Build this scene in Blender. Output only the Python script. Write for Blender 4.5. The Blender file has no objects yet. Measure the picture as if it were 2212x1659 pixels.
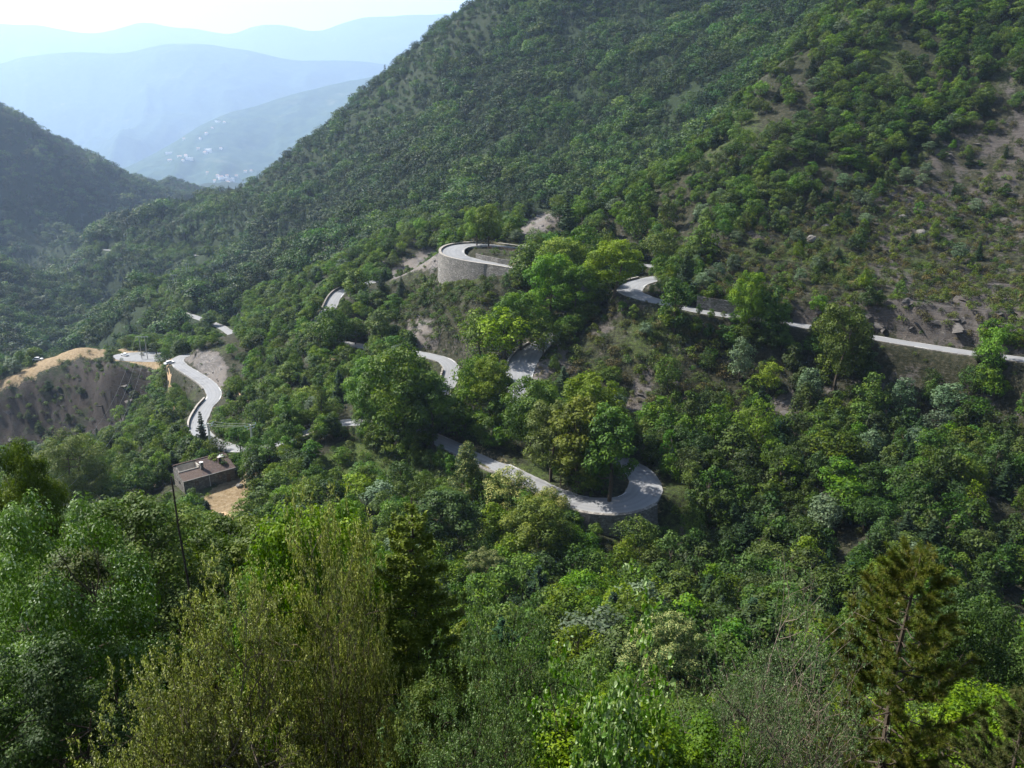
EXPO = 1.5; SKY = .05
import bpy, math, random
import numpy as np
R = math.radians
sc = bpy.context.scene
COL = sc.collection

# ------------------------------------------------------------------ camera model
PITCH = R(18.0); FPX = 1720.0; CU, CV = 1106.0, 829.5
SP, CP = math.sin(PITCH), math.cos(PITCH)
def ray(u, v):
    x = (u-CU)/FPX; y = (CV-v)/FPX
    return np.array([x, CP+y*SP, -SP+y*CP])
def P(u, v, Y):
    d = ray(u, v); return d*(Y/d[1])
def project(p):
    p = np.asarray(p, float)
    d = p[..., 1]*CP - p[..., 2]*SP
    up = p[..., 1]*SP + p[..., 2]*CP
    d = np.maximum(d, 1e-3)
    return CU + p[..., 0]/d*FPX, CV - up/d*FPX, d

# ------------------------------------------------------------------ noise
def _h(ix, iy, seed):
    n = (ix.astype(np.int64)*374761393 + iy.astype(np.int64)*668265263 + seed*974634777) & 0xFFFFFFFF
    n = ((n ^ (n >> 13))*1274126177) & 0xFFFFFFFF
    n = n ^ (n >> 16)
    return (n & 0xFFFFFF)/float(0xFFFFFF)
def vnoise(x, y, seed=0):
    ix = np.floor(x); iy = np.floor(y); fx = x-ix; fy = y-iy
    fx = fx*fx*fx*(fx*(fx*6-15)+10); fy = fy*fy*fy*(fy*(fy*6-15)+10)
    a = _h(ix, iy, seed); b = _h(ix+1, iy, seed); c = _h(ix, iy+1, seed); d = _h(ix+1, iy+1, seed)
    return (a+(b-a)*fx)*(1-fy) + (c+(d-c)*fx)*fy
def fbm(x, y, seed=0, octv=4, gain=.5):
    s = 0; a = 1; t = 0
    for k in range(octv):
        s = s + a*(vnoise(x, y, seed+k*17)*2-1); t += a; a *= gain
        x = x*2.03+13.1; y = y*2.03+7.7
    return s/t
def ridged(x, y, seed=0, octv=3):
    s = 0; a = 1; t = 0
    for k in range(octv):
        s = s + a*(1-np.abs(vnoise(x, y, seed+k*31)*2-1)); t += a; a *= .5
        x = x*2.1+3.3; y = y*2.1+9.1
    return s/t

# ------------------------------------------------------------------ mesh helpers
def mesh_np(name, V, F, mats, tint=None, smooth=False, fmat=None, tris=None):
    """V (n,3); F (m,4) quads; tris (k,3). tint per face."""
    me = bpy.data.meshes.new(name)
    V = np.asarray(V, np.float32)
    F = np.zeros((0, 4), np.int32) if F is None or len(F) == 0 else np.asarray(F, np.int32)
    T = np.zeros((0, 3), np.int32) if tris is None or len(tris) == 0 else np.asarray(tris, np.int32)
    loops = np.concatenate([F.ravel(), T.ravel()])
    tot = np.concatenate([np.full(len(F), 4), np.full(len(T), 3)]).astype(np.int32)
    start = np.concatenate([[0], np.cumsum(tot)[:-1]]).astype(np.int32) if len(tot) else np.zeros(0, np.int32)
    me.vertices.add(len(V)); me.vertices.foreach_set('co', V.ravel())
    me.loops.add(len(loops)); me.loops.foreach_set('vertex_index', loops)
    me.polygons.add(len(tot)); me.polygons.foreach_set('loop_start', start)
    try: me.polygons.foreach_set('loop_total', tot)
    except Exception: pass
    for m in (mats if isinstance(mats, (list, tuple)) else [mats]): me.materials.append(m)
    if fmat is not None: me.polygons.foreach_set('material_index', np.asarray(fmat, np.int32))
    me.polygons.foreach_set('use_smooth', np.full(len(tot), smooth, bool))
    if tint is not None:
        at = me.attributes.new('tint', 'FLOAT', 'FACE'); at.data.foreach_set('value', np.asarray(tint, np.float32))
    me.update(calc_edges=True); me.validate(verbose=False)
    return me
def link(o, parent=None):
    COL.objects.link(o)
    if parent is not None: o.parent = parent
    return o
def obj(name, me, parent=None, loc=(0, 0, 0), rz=0, s=1):
    o = bpy.data.objects.new(name, me); o.location = loc; o.rotation_euler = (0, 0, rz)
    o.scale = (s, s, s) if not hasattr(s, '__len__') else s
    return link(o, parent)
def tag(o, label=None, cat=None, group=None, kind=None):
    if label: o['label'] = label
    if cat: o['category'] = cat
    if group: o['group'] = group
    if kind: o['kind'] = kind
    return o
def empty(name, loc, label, cat, group=None, rz=0, s=1):
    o = bpy.data.objects.new(name, None); o.location = loc; o.rotation_euler = (0, 0, rz)
    o.empty_display_size = .3
    o.scale = (s, s, s) if not hasattr(s, '__len__') else s
    link(o); return tag(o, label, cat, group)

class Acc:
    """collects quads / tris with a per-face tint and material slot"""
    def __init__(s): s.V = []; s.F = []; s.T = []; s.ft = []; s.tt = []; s.fm = []; s.tm = []; s.n = 0
    def add(s, V, F=None, T=None, tint=.5, mat=0):
        V = np.asarray(V, float)
        if F is not None and len(F):
            F = np.asarray(F, int); s.F.append(F+s.n); s.ft.append(np.broadcast_to(tint, (len(F),)).astype(float)); s.fm.append(np.full(len(F), mat))
        if T is not None and len(T):
            T = np.asarray(T, int); s.T.append(T+s.n); s.tt.append(np.broadcast_to(tint, (len(T),)).astype(float)); s.tm.append(np.full(len(T), mat))
        s.V.append(V); s.n += len(V)
    def box(s, c, d, rz=0, tint=.5, mat=0, top=None):
        x, y, z = [k/2 for k in d]
        v = np.array([[-x,-y,-z],[x,-y,-z],[x,y,-z],[-x,y,-z],[-x,-y,z],[x,-y,z],[x,y,z],[-x,y,z]], float)
        if top is not None: v[4:, :2] *= top
        ca, sa = math.cos(rz), math.sin(rz)
        v[:, :2] = v[:, :2] @ np.array([[ca, sa], [-sa, ca]])
        s.add(v+np.array(c), [[0,3,2,1],[4,5,6,7],[0,1,5,4],[1,2,6,5],[2,3,7,6],[3,0,4,7]], tint=tint, mat=mat)
    def tube(s, pts, rad, n=6, tint=.5, mat=0):
        pts = np.asarray(pts, float); k = len(pts); rad = np.broadcast_to(rad, (k,))
        d = np.gradient(pts, axis=0); d /= np.linalg.norm(d, axis=1)[:, None]+1e-9
        ref = np.array([0, 0, 1.]) if abs(d[0][2]) < .9 else np.array([1., 0, 0])
        a = np.cross(d, ref); a /= np.linalg.norm(a, axis=1)[:, None]+1e-9; b = np.cross(d, a)
        ang = np.arange(n)*2*math.pi/n
        V = pts[:, None]+rad[:, None, None]*(np.cos(ang)[None, :, None]*a[:, None]+np.sin(ang)[None, :, None]*b[:, None])
        i = np.arange(k-1)[:, None]*n; j = np.arange(n)[None]; j2 = (j+1) % n
        F = np.stack([i+j, i+j2, i+n+j2, i+n+j], -1).reshape(-1, 4)
        s.add(V.reshape(-1, 3), F, tint=tint, mat=mat)
        if n <= 8:
            s.add(V[-1], T=[[0, q, q+1] for q in range(1, n-1)], tint=tint, mat=mat)
    def mesh(s, name, mats, smooth=False):
        V = np.concatenate(s.V); F = np.concatenate(s.F) if s.F else None; T = np.concatenate(s.T) if s.T else None
        tint = np.concatenate([np.concatenate(s.ft) if s.ft else np.zeros(0), np.concatenate(s.tt) if s.tt else np.zeros(0)])
        fm = np.concatenate([np.concatenate(s.fm) if s.fm else np.zeros(0), np.concatenate(s.tm) if s.tm else np.zeros(0)])
        return mesh_np(name, V, F, mats, tint, smooth, fm, T)

def quads_at(C, N, size, rng, aspect=.62, fold=False):
    """leaf rhombi centred at C with normals N; size per leaf"""
    n = len(C); N = N/(np.linalg.norm(N, axis=1)[:, None]+1e-9)
    t = rng.normal(size=(n, 3)); a = np.cross(N, t); a /= np.linalg.norm(a, axis=1)[:, None]+1e-9; b = np.cross(N, a)
    size = np.broadcast_to(size, (n,))[:, None]
    a = a*size*.5; b = b*size*.5*aspect
    if not fold:
        V = np.stack([C-a, C-b+a*.15, C+a, C+b+a*.15], 1).reshape(-1, 3)
        F = np.arange(n*4).reshape(-1, 4); return V, F
    up = N*size*.13
    V = np.stack([C-a, C+a, C-a*.35+b+up, C+a*.45+b*.85+up, C+a*.45-b*.85+up, C-a*.35-b+up], 1).reshape(-1, 3)
    i = np.arange(n)[:, None]*6
    F = np.concatenate([i+np.array([[0, 2, 3, 1]]), i+np.array([[0, 1, 4, 5]])], 1).reshape(-1, 4)
    return V, F

# ------------------------------------------------------------------ materials
def mat_new(name):
    m = bpy.data.materials.new(name); m.use_nodes = True; nt = m.node_tree; nt.nodes.clear()
    out = nt.nodes.new('ShaderNodeOutputMaterial'); return m, nt, out
def N(nt, t, **k):
    n = nt.nodes.new(t)
    for a, b in k.items():
        if a.startswith('i_'): n.inputs[a[2:].replace('_', ' ')].default_value = b
        else: setattr(n, a, b)
    return n
def ramp(nt, fac, stops):
    r = nt.nodes.new('ShaderNodeValToRGB'); e = r.color_ramp.elements
    while len(e) > 1: e.remove(e[-1])
    e[0].position, e[0].color = stops[0][0], (*stops[0][1], 1)
    for p, c in stops[1:]:
        x = e.new(p); x.color = (*c, 1)
    nt.links.new(fac, r.inputs[0]); return r.outputs[0]
def math_(nt, op, a, b=None, clamp=False):
    n = nt.nodes.new('ShaderNodeMath'); n.operation = op; n.use_clamp = clamp
    for i, x in enumerate((a, b)):
        if x is None: continue
        if hasattr(x, 'is_output'): nt.links.new(x, n.inputs[i])
        else: n.inputs[i].default_value = x
    return n.outputs[0]
def mix(nt, fac, a, b, mode='MIX'):
    n = nt.nodes.new('ShaderNodeMix'); n.data_type = 'RGBA'; n.blend_type = mode
    for i, x in ((0, fac), (6, a), (7, b)):
        if hasattr(x, 'is_output'): nt.links.new(x, n.inputs[i])
        else: n.inputs[i].default_value = x if not isinstance(x, tuple) else (*x, 1)
    return n.outputs[2]
def noise(nt, scale, detail=4, vec=None, rough=.6):
    n = nt.nodes.new('ShaderNodeTexNoise'); n.inputs['Scale'].default_value = scale; n.inputs['Detail'].default_value = detail
    n.inputs['Roughness'].default_value = rough
    if vec is not None: nt.links.new(vec, n.inputs['Vector'])
    return n.outputs['Fac']

def leaf_mat(name, dark, mid, light, trans=.35, hue=.042, rough=.6, spec=.22, vmin=.65, vmax=1.3):
    m, nt, out = mat_new(name); L = nt.links
    at = N(nt, 'ShaderNodeAttribute', attribute_name='tint'); oi = nt.nodes.new('ShaderNodeObjectInfo')
    f = at.outputs['Fac']
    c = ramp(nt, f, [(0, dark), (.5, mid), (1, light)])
    hs = nt.nodes.new('ShaderNodeHueSaturation'); L.new(c, hs.inputs['Color'])
    mr = N(nt, 'ShaderNodeMapRange'); L.new(oi.outputs['Random'], mr.inputs[0]); mr.inputs[3].default_value = .5-hue; mr.inputs[4].default_value = .5+hue*.12
    L.new(mr.outputs[0], hs.inputs['Hue'])
    r2 = math_(nt, 'FRACT', math_(nt, 'MULTIPLY', oi.outputs['Random'], 37.7))
    mv = N(nt, 'ShaderNodeMapRange'); L.new(r2, mv.inputs[0]); mv.inputs[3].default_value = vmin; mv.inputs[4].default_value = vmax
    L.new(mv.outputs[0], hs.inputs['Value'])
    r3 = math_(nt, 'FRACT', math_(nt, 'MULTIPLY', oi.outputs['Random'], 91.3))
    ms = N(nt, 'ShaderNodeMapRange'); L.new(r3, ms.inputs[0]); ms.inputs[3].default_value = .92; ms.inputs[4].default_value = 1.15
    L.new(ms.outputs[0], hs.inputs['Saturation'])
    col = hs.outputs[0]
    p = nt.nodes.new('ShaderNodeBsdfPrincipled'); L.new(col, p.inputs['Base Color']); p.inputs['Roughness'].default_value = rough
    p.inputs['Specular IOR Level'].default_value = spec
    t = nt.nodes.new('ShaderNodeBsdfTranslucent')
    tc = mix(nt, 1.0, col, (1.1, 1.25, .42), 'MULTIPLY'); L.new(tc, t.inputs['Color'])
    ms = nt.nodes.new('ShaderNodeMixShader'); ms.inputs[0].default_value = trans*.68
    L.new(p.outputs[0], ms.inputs[1]); L.new(t.outputs[0], ms.inputs[2]); L.new(ms.outputs[0], out.inputs[0])
    return m
def simple(name, col, rough=.8, spec=.3, nscale=None, amt=.35, bump=0, metal=0, coords='Object'):
    m, nt, out = mat_new(name); L = nt.links
    p = nt.nodes.new('ShaderNodeBsdfPrincipled'); p.inputs['Roughness'].default_value = rough; p.inputs['Specular IOR Level'].default_value = spec
    p.inputs['Metallic'].default_value = metal
    if nscale:
        tc = nt.nodes.new('ShaderNodeTexCoord'); f = noise(nt, nscale, 6, tc.outputs[coords])
        c = ramp(nt, f, [(.25, tuple(k*(1-amt) for k in col)), (.5, col), (.75, tuple(min(1, k*(1+amt)) for k in col))])
        L.new(c, p.inputs['Base Color'])
        if bump:
            b = nt.nodes.new('ShaderNodeBump'); b.inputs['Strength'].default_value = bump; L.new(f, b.inputs['Height']); L.new(b.outputs[0], p.inputs['Normal'])
    else: p.inputs['Base Color'].default_value = (*col, 1)
    L.new(p.outputs[0], out.inputs[0]); return m

M = {}
M['green'] = leaf_mat('leaf_green', (.013,.038,.005), (.045,.110,.010), (.13,.212,.016), trans=.42)
M['bright'] = leaf_mat('leaf_bright_green', (.032,.08,.007), (.085,.17,.014), (.16,.26,.025), trans=.45, spec=.2)
M['fresh'] = leaf_mat('leaf_fresh_green', (.020,.055,.006), (.065,.138,.011), (.16,.245,.018), trans=.45)
M['dark'] = leaf_mat('leaf_dark_green', (.010,.028,.005), (.026,.062,.008), (.065,.12,.013), trans=.38)
M['olive'] = leaf_mat('leaf_olive', (.024,.042,.006), (.062,.095,.012), (.125,.165,.022), trans=.38, hue=.03)
M['brownish'] = leaf_mat('leaf_brownish', (.035,.034,.010), (.07,.066,.016), (.12,.105,.028), trans=.25, hue=.03)
M['silver'] = leaf_mat('leaf_silver', (.035,.065,.03), (.07,.115,.055), (.13,.18,.10), trans=.25, hue=.03)
M['flower'] = leaf_mat('leaf_flowering', (.018,.05,.009), (.06,.11,.018), (.27,.28,.085), trans=.3, hue=.03)
M['needle'] = leaf_mat('needle_dark', (.008,.026,.011), (.018,.05,.018), (.035,.08,.026), trans=.15, hue=.04)
M['needle_yellow'] = leaf_mat('needle_yellowish', (.028,.052,.010), (.066,.095,.018), (.15,.14,.042), trans=.3, hue=.02, vmin=.9, vmax=1.1)
M['spruce'] = leaf_mat('needle_spruce', (.03,.065,.008), (.085,.135,.012), (.17,.22,.022), trans=.5, hue=.02, vmin=.9, vmax=1.1)
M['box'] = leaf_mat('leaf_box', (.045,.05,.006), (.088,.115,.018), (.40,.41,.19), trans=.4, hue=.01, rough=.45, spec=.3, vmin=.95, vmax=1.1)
M['whitebeam'] = leaf_mat('leaf_whitebeam', (.02,.052,.006), (.055,.12,.010), (.30,.37,.24), trans=.4, hue=.01, rough=.55, spec=.2, vmin=.9, vmax=1.1)
M['lime'] = leaf_mat('leaf_lime', (.03,.08,.01), (.07,.16,.018), (.28,.36,.18), trans=.4, hue=.01, rough=.4, spec=.3, vmin=.9, vmax=1.1)
M['greyleaf'] = leaf_mat('leaf_grey_green', (.04,.075,.025), (.085,.135,.05), (.2,.25,.13), trans=.35, hue=.01, vmin=.9, vmax=1.1)
M['far'] = leaf_mat('leaf_far_wood', (.009,.028,.008), (.025,.066,.015), (.065,.135,.025), trans=.4, hue=.05, vmin=.6, vmax=1.45)
M['far_light'] = leaf_mat('leaf_far_wood_light', (.014,.040,.009), (.038,.093,.017), (.09,.165,.026), trans=.42, hue=.05, vmin=.7, vmax=1.35)
M['far_dark'] = leaf_mat('leaf_far_wood_dark', (.006,.018,.006), (.017,.042,.010), (.045,.085,.016), trans=.3, hue=.05, vmin=.6, vmax=1.4)
M['bark'] = simple('bark', (.07,.055,.04), .9, .2, 6, .5, .3)
M['bark_grey'] = simple('bark_grey', (.24,.21,.17), .85, .2, 14, .45, .3)
M['bark_dark'] = simple('bark_dark', (.03,.025,.02), .9, .2, 8, .4)
# ------------------------------------------------------------------ roads (centre lines given as u, v, distance ahead)
RD = {
 'upper': dict(w=5.2, pts=[(2420,800,172),(2300,788,179),(2212,777,186),(2100,763,194),(1950,740,204),(1800,714,212),(1700,698,216),(1560,680,222),(1480,666,226),
    (1425,652,230),(1385,640,234),(1362,628,239),(1368,616,247),(1395,606,254),(1430,598,260),(1455,588,268),(1440,580,276),(1395,574,283),(1320,563,290),
    (1230,551,297),(1150,541,303),(1085,532,309),(1035,528,312),(995,531,309),(978,541,301),(985,553,292),(1020,563,285),(1065,571,279),(1110,578,274),(1165,590,268),
    (1225,606,262),(1262,630,255),(1262,664,247),(1220,706,240),(1178,738,233),(1145,763,226),(1127,790,217),(1120,820,208),(1120,850,201),(1128,878,196),(1150,905,190),(1210,938,183),
    (1290,970,175),(1350,1000,166),(1385,1027,159),(1394,1054,152),(1372,1079,147),(1320,1093,145),(1250,1086,147),(1200,1067,151),(1150,1042,156),
    (1100,1018,162),(1050,995,168),(980,964,177),(900,933,187),(820,916,195),(747,911,200),(690,925,199),(640,943,197),(590,962,196),(535,972,199),(478,962,208),
    (438,940,222),(428,915,237),(443,882,254),(462,857,269),(455,836,284),(430,815,298),(400,797,312),(384,783,323),(388,772,333),(415,764,345),(450,758,362),
    (490,745,388),(505,728,415),(485,710,440),(455,696,460),(420,684,480),(385,672,505),(355,656,545),(342,640,590),(350,622,640),(400,600,700),(450,582,760),(470,566,820),(440,556,860),
    (405,549,890),(330,544,930),(235,540,980),(190,536,1030)]),
 'lower': dict(w=5.2, pts=[(950,868,222),(962,840,229),(972,815,235),(975,793,241),(962,779,247),(935,769,252),(895,762,258),(845,756,264),(800,750,270),(755,743,277),
    (715,735,284),(690,726,291),(682,708,299),(695,688,307),(712,665,316),(722,645,325),(735,630,333),(757,620,341),(785,613,349),(830,605,356),(900,598,362)]),
}
def smooth_line(p, step=1.0):
    p = np.asarray(p, float); out = []
    q = np.vstack([2*p[0]-p[1], p, 2*p[-1]-p[-2]])
    for i in range(1, len(q)-2):
        n = max(2, int(np.linalg.norm(q[i+1]-q[i])/step))
        t = np.linspace(0, 1, n, endpoint=False)[:, None]
        a, b, c, d = q[i-1], q[i], q[i+1], q[i+2]
        out.append(.5*((2*b)+(-a+c)*t+(2*a-5*b+4*c-d)*t**2+(-a+3*b-3*c+d)*t**3))
    out.append(q[-2][None]); return np.vstack(out)
for r in RD.values():
    w3 = np.array([P(*k) for k in r['pts']])
    # even out the gradient a little so that the road does not bump
    line = smooth_line(w3, 1.0)
    z = line[:, 2].copy()
    for _ in range(60):
        z[1:-1] = .25*z[:-2]+.5*z[1:-1]+.25*z[2:]
    line[:, 2] = z; r['line'] = line
    d = np.gradient(line[:, :2], axis=0); d /= np.linalg.norm(d, axis=1)[:, None]+1e-9
    r['nrm'] = np.stack([-d[:, 1], d[:, 0]], 1)      # left of travel
    hw = np.full(len(line), r['w']/2)
    r['hw'] = hw
    r['cum'] = np.concatenate([[0], np.cumsum(np.linalg.norm(np.diff(line, axis=0), axis=1))])
    r['uv'] = np.stack(project(line)[:2], 1)
def seg(name, a, b):
    """index range of the road nearest the two picture points"""
    uv = RD[name]['uv']
    i = int(np.argmin(np.hypot(*(uv-a).T))); j = int(np.argmin(np.hypot(*(uv-b).T)))
    return min(i, j), max(i, j)
U = RD['upper']
def widen(name, a, b, extra):
    i, j = seg(name, a, b); n = j-i+1
    U_ = RD[name]; U_['hw'][i:j+1] += extra*np.sin(np.linspace(0, math.pi, n))**.6
widen('upper', (1350,1000), (1200,1067), 1.0)
widen('upper', (1085,532), (1065,571), 1.6)
widen('upper', (1178,738), (1120,850), 1.5)
widen('upper', (1425,652), (1430,598), 1.2)
widen('upper', (462,857), (384,783), .3)
iU0, iU1 = seg('upper', (1120,537), (1110,578))           # the high loop
iH0, iH1 = seg('upper', (1390,1040), (1180,1055))         # the low hairpin

# ------------------------------------------------------------------ terrain
ctl = []
def C(*a):
    for p in a: ctl.append(np.array(p, float))
def G(*a):
    for p in a: ctl.append(P(*p))
for nme, r in RD.items():
    ln = r['line']
    for i in range(0, len(ln), 9):
        if nme == 'upper' and (iU0 <= i <= iU1 or iH0 <= i <= iH1): continue
        ctl.append(ln[i])
# near bank
for X in (-14, -5, 0, 5, 14): C((X, 1.2, -2.2), (X*1.3, 5, -7.5), (X*1.8, 10, -12.5))
for X in (0, 10, 30, 60): C((X*.6, 20, -22), (X*.9, 36, -37), (X*1.0, 60, -54.5), (X*1.4, 95, -70), (X*1.5, 122, -79))
C((-10,20,-18),(-22,22,-17),(-14,38,-31),(-28,40,-28),(-50,45,-26),(-18,60,-45),(-36,62,-41),(-62,66,-38),(-20,95,-66),(-50,95,-62),(-85,95,-55),(-30,122,-77),(-75,130,-80),(-120,130,-76))
C((85,120,-74),(120,120,-66),(90,90,-62),(60,60,-50),(120,160,-70))
# below the low hairpin
G((1300,1143,141),(1200,1138,143),(1100,1115,147),(1400,1132,146),(1470,1080,150),(1500,1000,166),(1600,1100,152),(1750,1080,150),(1950,1080,146),(2150,1080,140),(980,1050,160),(900,1050,166))
G((1470,1000,170),(1520,940,182),(1600,900,192),(1800,900,190),(2000,900,186),(2180,900,178),(1450,850,200),(1300,850,207),(1200,850,205),(1250,780,218),(1400,760,214),(1500,740,216),(1600,760,212),(1800,780,206),(2000,800,198),(1330,690,230),(1250,900,190))
# island of trees in the low hairpin
G((1300,1050,153),(1240,1030,160),(1180,1000,168))
# slope above the right-hand road
G((2400,690,192),(2200,690,206),(2000,655,216),(1850,640,224),(1700,640,230),(1550,630,236),(1480,620,242),(1430,630,236))
G((2400,500,250),(2212,560,246),(2212,400,290),(2212,200,330),(2212,0,372),(2212,-200,410),(1950,560,250),(1950,400,298),(1950,200,350),(1950,0,396),(1950,-150,430),(1750,560,252),(1750,400,300),(1750,200,362),(1780,60,410),
  (1600,560,256),(1600,460,290),(1580,340,332),(1480,540,270),(1430,440,316),(1500,350,350),(1650,160,392),(1380,500,306),(1300,460,326),(1330,530,300),(1240,480,330),(1190,462,336),(1130,500,330),(1190,520,318),(1060,505,335))
C((190,480,60),(240,470,110),(140,460,20),(100,420,-14),(60,395,-40),(30,395,-52),(0,385,-62))
# wall foot of the high loop and the slope down to the lower road
iw = [(966,590,296),(980,594,288),(1010,599,281),(1060,605,273),(1120,613,267),(955,580,306),(950,545,322),(1000,522,334)]
G(*iw)
G((900,640,312),(850,680,292),(1000,695,256),(1080,695,250),(900,720,268),(1040,640,258),(1000,740,245),(1080,760,232),(1030,820,222))
# below the lower road
G((850,800,240),(750,800,250),(700,780,262),(650,760,290),(650,850,240),(750,860,225),(850,860,218),(560,800,285),(560,880,240),(520,830,275),(600,720,330),(560,760,310),(650,660,365),(500,900,236))
# house shelf and meadow
G((380,1075,180),(440,1062,178),(520,1040,182),(560,1010,190),(480,1075,172),(560,1080,168),(640,1010,180),(740,1000,182),(850,1010,178),(480,1000,197),(380,1000,203),(700,1090,158),(850,1100,156),(330,1050,190),(540,1125,152))
# ravine left of the house, dark face of the knoll, its dry top
G((250,990,290),(150,1000,310),(50,1000,315),(-100,1000,320),(300,930,302),(200,948,343),(100,955,350),(0,958,350),(330,895,318),(378,868,292))
G((20,838,372),(120,822,378),(220,806,376),(320,795,365),(340,828,345),(250,880,354),(120,890,364),(0,900,362),(-150,905,358))
G((50,802,392),(110,775,402),(180,752,412),(235,758,404),(280,772,388),(340,775,355),(320,762,372),(270,762,402),(-100,830,400),(60,785,410))
C((-230,470,-165),(-160,470,-150),(-320,470,-190),(-290,430,-160))
# wooded spur between
G((520,650,440),(440,640,520),(540,600,560),(600,560,560),(700,600,470),(640,520,600),(760,560,440),(850,540,400),(920,500,420),(300,690,520),(240,710,560),(380,720,440))
C((-260,640,-205),(-330,640,-212))
# big mountain
G((1000,470,480),(1100,440,500),(1250,410,520),(900,420,600),(1000,350,660),(1150,300,640),(1300,250,640),(1400,150,680),(1150,150,760),(1000,200,790),(1300,60,800),(1500,40,760),(800,420,700),(700,420,780),(600,450,830),(850,300,820),(750,350,860))
G((1030,32,905),(1000,40,900),(950,98,920),(900,140,930),(860,180,945),(800,220,965),(740,260,985),(690,290,1000),(660,313,1008),(635,340,1015),(600,378,1030),(560,410,1045),(515,433,1060),(480,448,1075),(440,466,1090),(400,483,1110),(330,506,1130),(260,518,1150),(180,568,1150),(130,618,1130))
C((-40,1080,90),(-120,1100,60),(-220,1120,-20),(-340,1160,-110),(-460,1260,-190),(-620,1300,-240),(-40,1400,0),(-250,1400,-120),(-400,1500,-220))
G((1150,-90,950),(1400,-120,900),(1700,-120,760),(2000,-150,650))
C((150,1100,260),(400,1000,330),(700,900,330),(500,1500,330),(100,1500,150))
G((500,470,900),(400,500,980),(300,560,950),(250,600,900),(420,560,800),(200,660,800),(560,500,780))
# valley and the left mountain
G((150,690,760),(60,760,640),(0,545,880),(80,598,870),(160,648,850),(228,690,820),(70,660,1040),(0,620,1050),(150,668,990),(0,790,560),(-200,820,520))
G((0,620,790),(-200,500,880),(60,500,1350),(160,520,1450),(230,560,1300),(120,400,1500),(230,450,1600),(320,430,1700),(380,425,1750),(0,400,1400),(-200,350,1300))
G((0,262,1600),(60,292,1640),(130,322,1700),(200,358,1760),(270,388,1830),(340,410,1900),(400,410,1960),(450,427,2000),(-150,180,1600),(-400,110,1500))
C((-1250,2100,-60),(-1000,2300,-160),(-700,2400,-260),(-400,2400,-300),(0,2500,-200),(-1600,2100,0))
for X in (-3500, -1500, 0, 1500, 3500): C((X, 4200, -300), (X, 3200, -280 if X < 500 else 100))
C((-2500,1200,-100),(2200,1600,300),(1500,700,200),(1000,300,50),(500,100,-20),(300,60,-20),(-300,60,-30),(-500,200,-60),(-900,700,-150))
ctl = np.array(ctl)
cr = np.hypot(ctl[:, 0], ctl[:, 1]); ct = np.arctan2(ctl[:, 0], ctl[:, 1]); cs = np.log(cr); cq = ctl[:, 2]/cr
def _k(d2): return .5*d2*np.log(d2+1e-12)
Pn = np.stack([ct, cs], 1); n_ = len(Pn)
K = _k(((Pn[:, None]-Pn[None])**2).sum(-1)) + np.eye(n_)*2e-4
A = np.zeros((n_+3, n_+3)); A[:n_, :n_] = K; A[:n_, n_] = 1; A[:n_, n_+1:] = Pn; A[n_, :n_] = 1; A[n_+1:, :n_] = Pn.T
W = np.linalg.solve(A, np.concatenate([cq, [0, 0, 0]]))
def tps(t, s):
    o = np.empty(t.shape).ravel(); tt = t.ravel(); ss = s.ravel()
    for i in range(0, len(tt), 40000):
        d2 = (tt[i:i+40000, None]-Pn[None, :, 0])**2+(ss[i:i+40000, None]-Pn[None, :, 1])**2
        o[i:i+40000] = _k(d2) @ W[:n_] + W[n_] + W[n_+1]*tt[i:i+40000] + W[n_+2]*ss[i:i+40000]
    return o.reshape(t.shape)
# coarse evaluation then cubic-smooth refinement
TH = np.linspace(-R(54), R(54), 936)
SS = np.concatenate([np.arange(math.log(1.2), math.log(60), .012), np.arange(math.log(60), math.log(420), .0045), np.arange(math.log(420), math.log(4600), .009)])
tc_ = np.linspace(TH[0], TH[-1], 235); sc_ = np.linspace(SS[0], SS[-1], 420)
qc = tps(*np.meshgrid(tc_, sc_))
def bicub(Q, ti, si):
    """Catmull-Rom on a regular grid"""
    def wts(f): return (-.5*f+f*f-.5*f**3, 1-2.5*f*f+1.5*f**3, .5*f+2*f*f-1.5*f**3, -.5*f*f+.5*f**3)
    i = np.clip(np.floor(si).astype(int), 0, Q.shape[0]-2); f = si-i
    a = sum(w[:, None]*Q[np.clip(i+k-1, 0, Q.shape[0]-1)] for k, w in enumerate(wts(f)))
    j = np.clip(np.floor(ti).astype(int), 0, Q.shape[1]-2); g = ti-j
    return sum(w[None]*a[:, np.clip(j+k-1, 0, Q.shape[1]-1)] for k, w in enumerate(wts(g)))
Q = bicub(qc, (TH-tc_[0])/(tc_[1]-tc_[0]), (SS-sc_[0])/(sc_[1]-sc_[0]))
RR = np.exp(SS)[:, None]; GX = RR*np.sin(TH)[None]; GY = RR*np.cos(TH)[None]; GZ = Q*RR
# relief
far = np.clip((RR-420)/500, 0, 1)
mid = np.clip((RR-60)/150, 0, 1)*(1-far)
GZ = GZ + fbm(GX/9, GY/9, 3, 4)*(.35+.9*mid+1.5*far) + fbm(GX/45, GY/45, 5, 3)*(.3+1.3*mid+3*far)
# gullies running down the mountains
ang_ = GX*.86+GY*.5
GZ = GZ + far*((ridged(ang_/150+fbm(GX/200, GY/200, 9)*.6, (GY*.86-GX*.5)/520, 11, 3)-.6)*48 + fbm(GX/60, GY/60, 21, 4)*7)
left_ = np.clip((RR-1250)/300, 0, 1)
GZ = GZ + left_*(ridged((GX*.5+GY*.86)/330+.3*fbm(GX/300, GY/300, 8), (GX*.86-GY*.5)/900, 12, 3)-.6)*60

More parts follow.
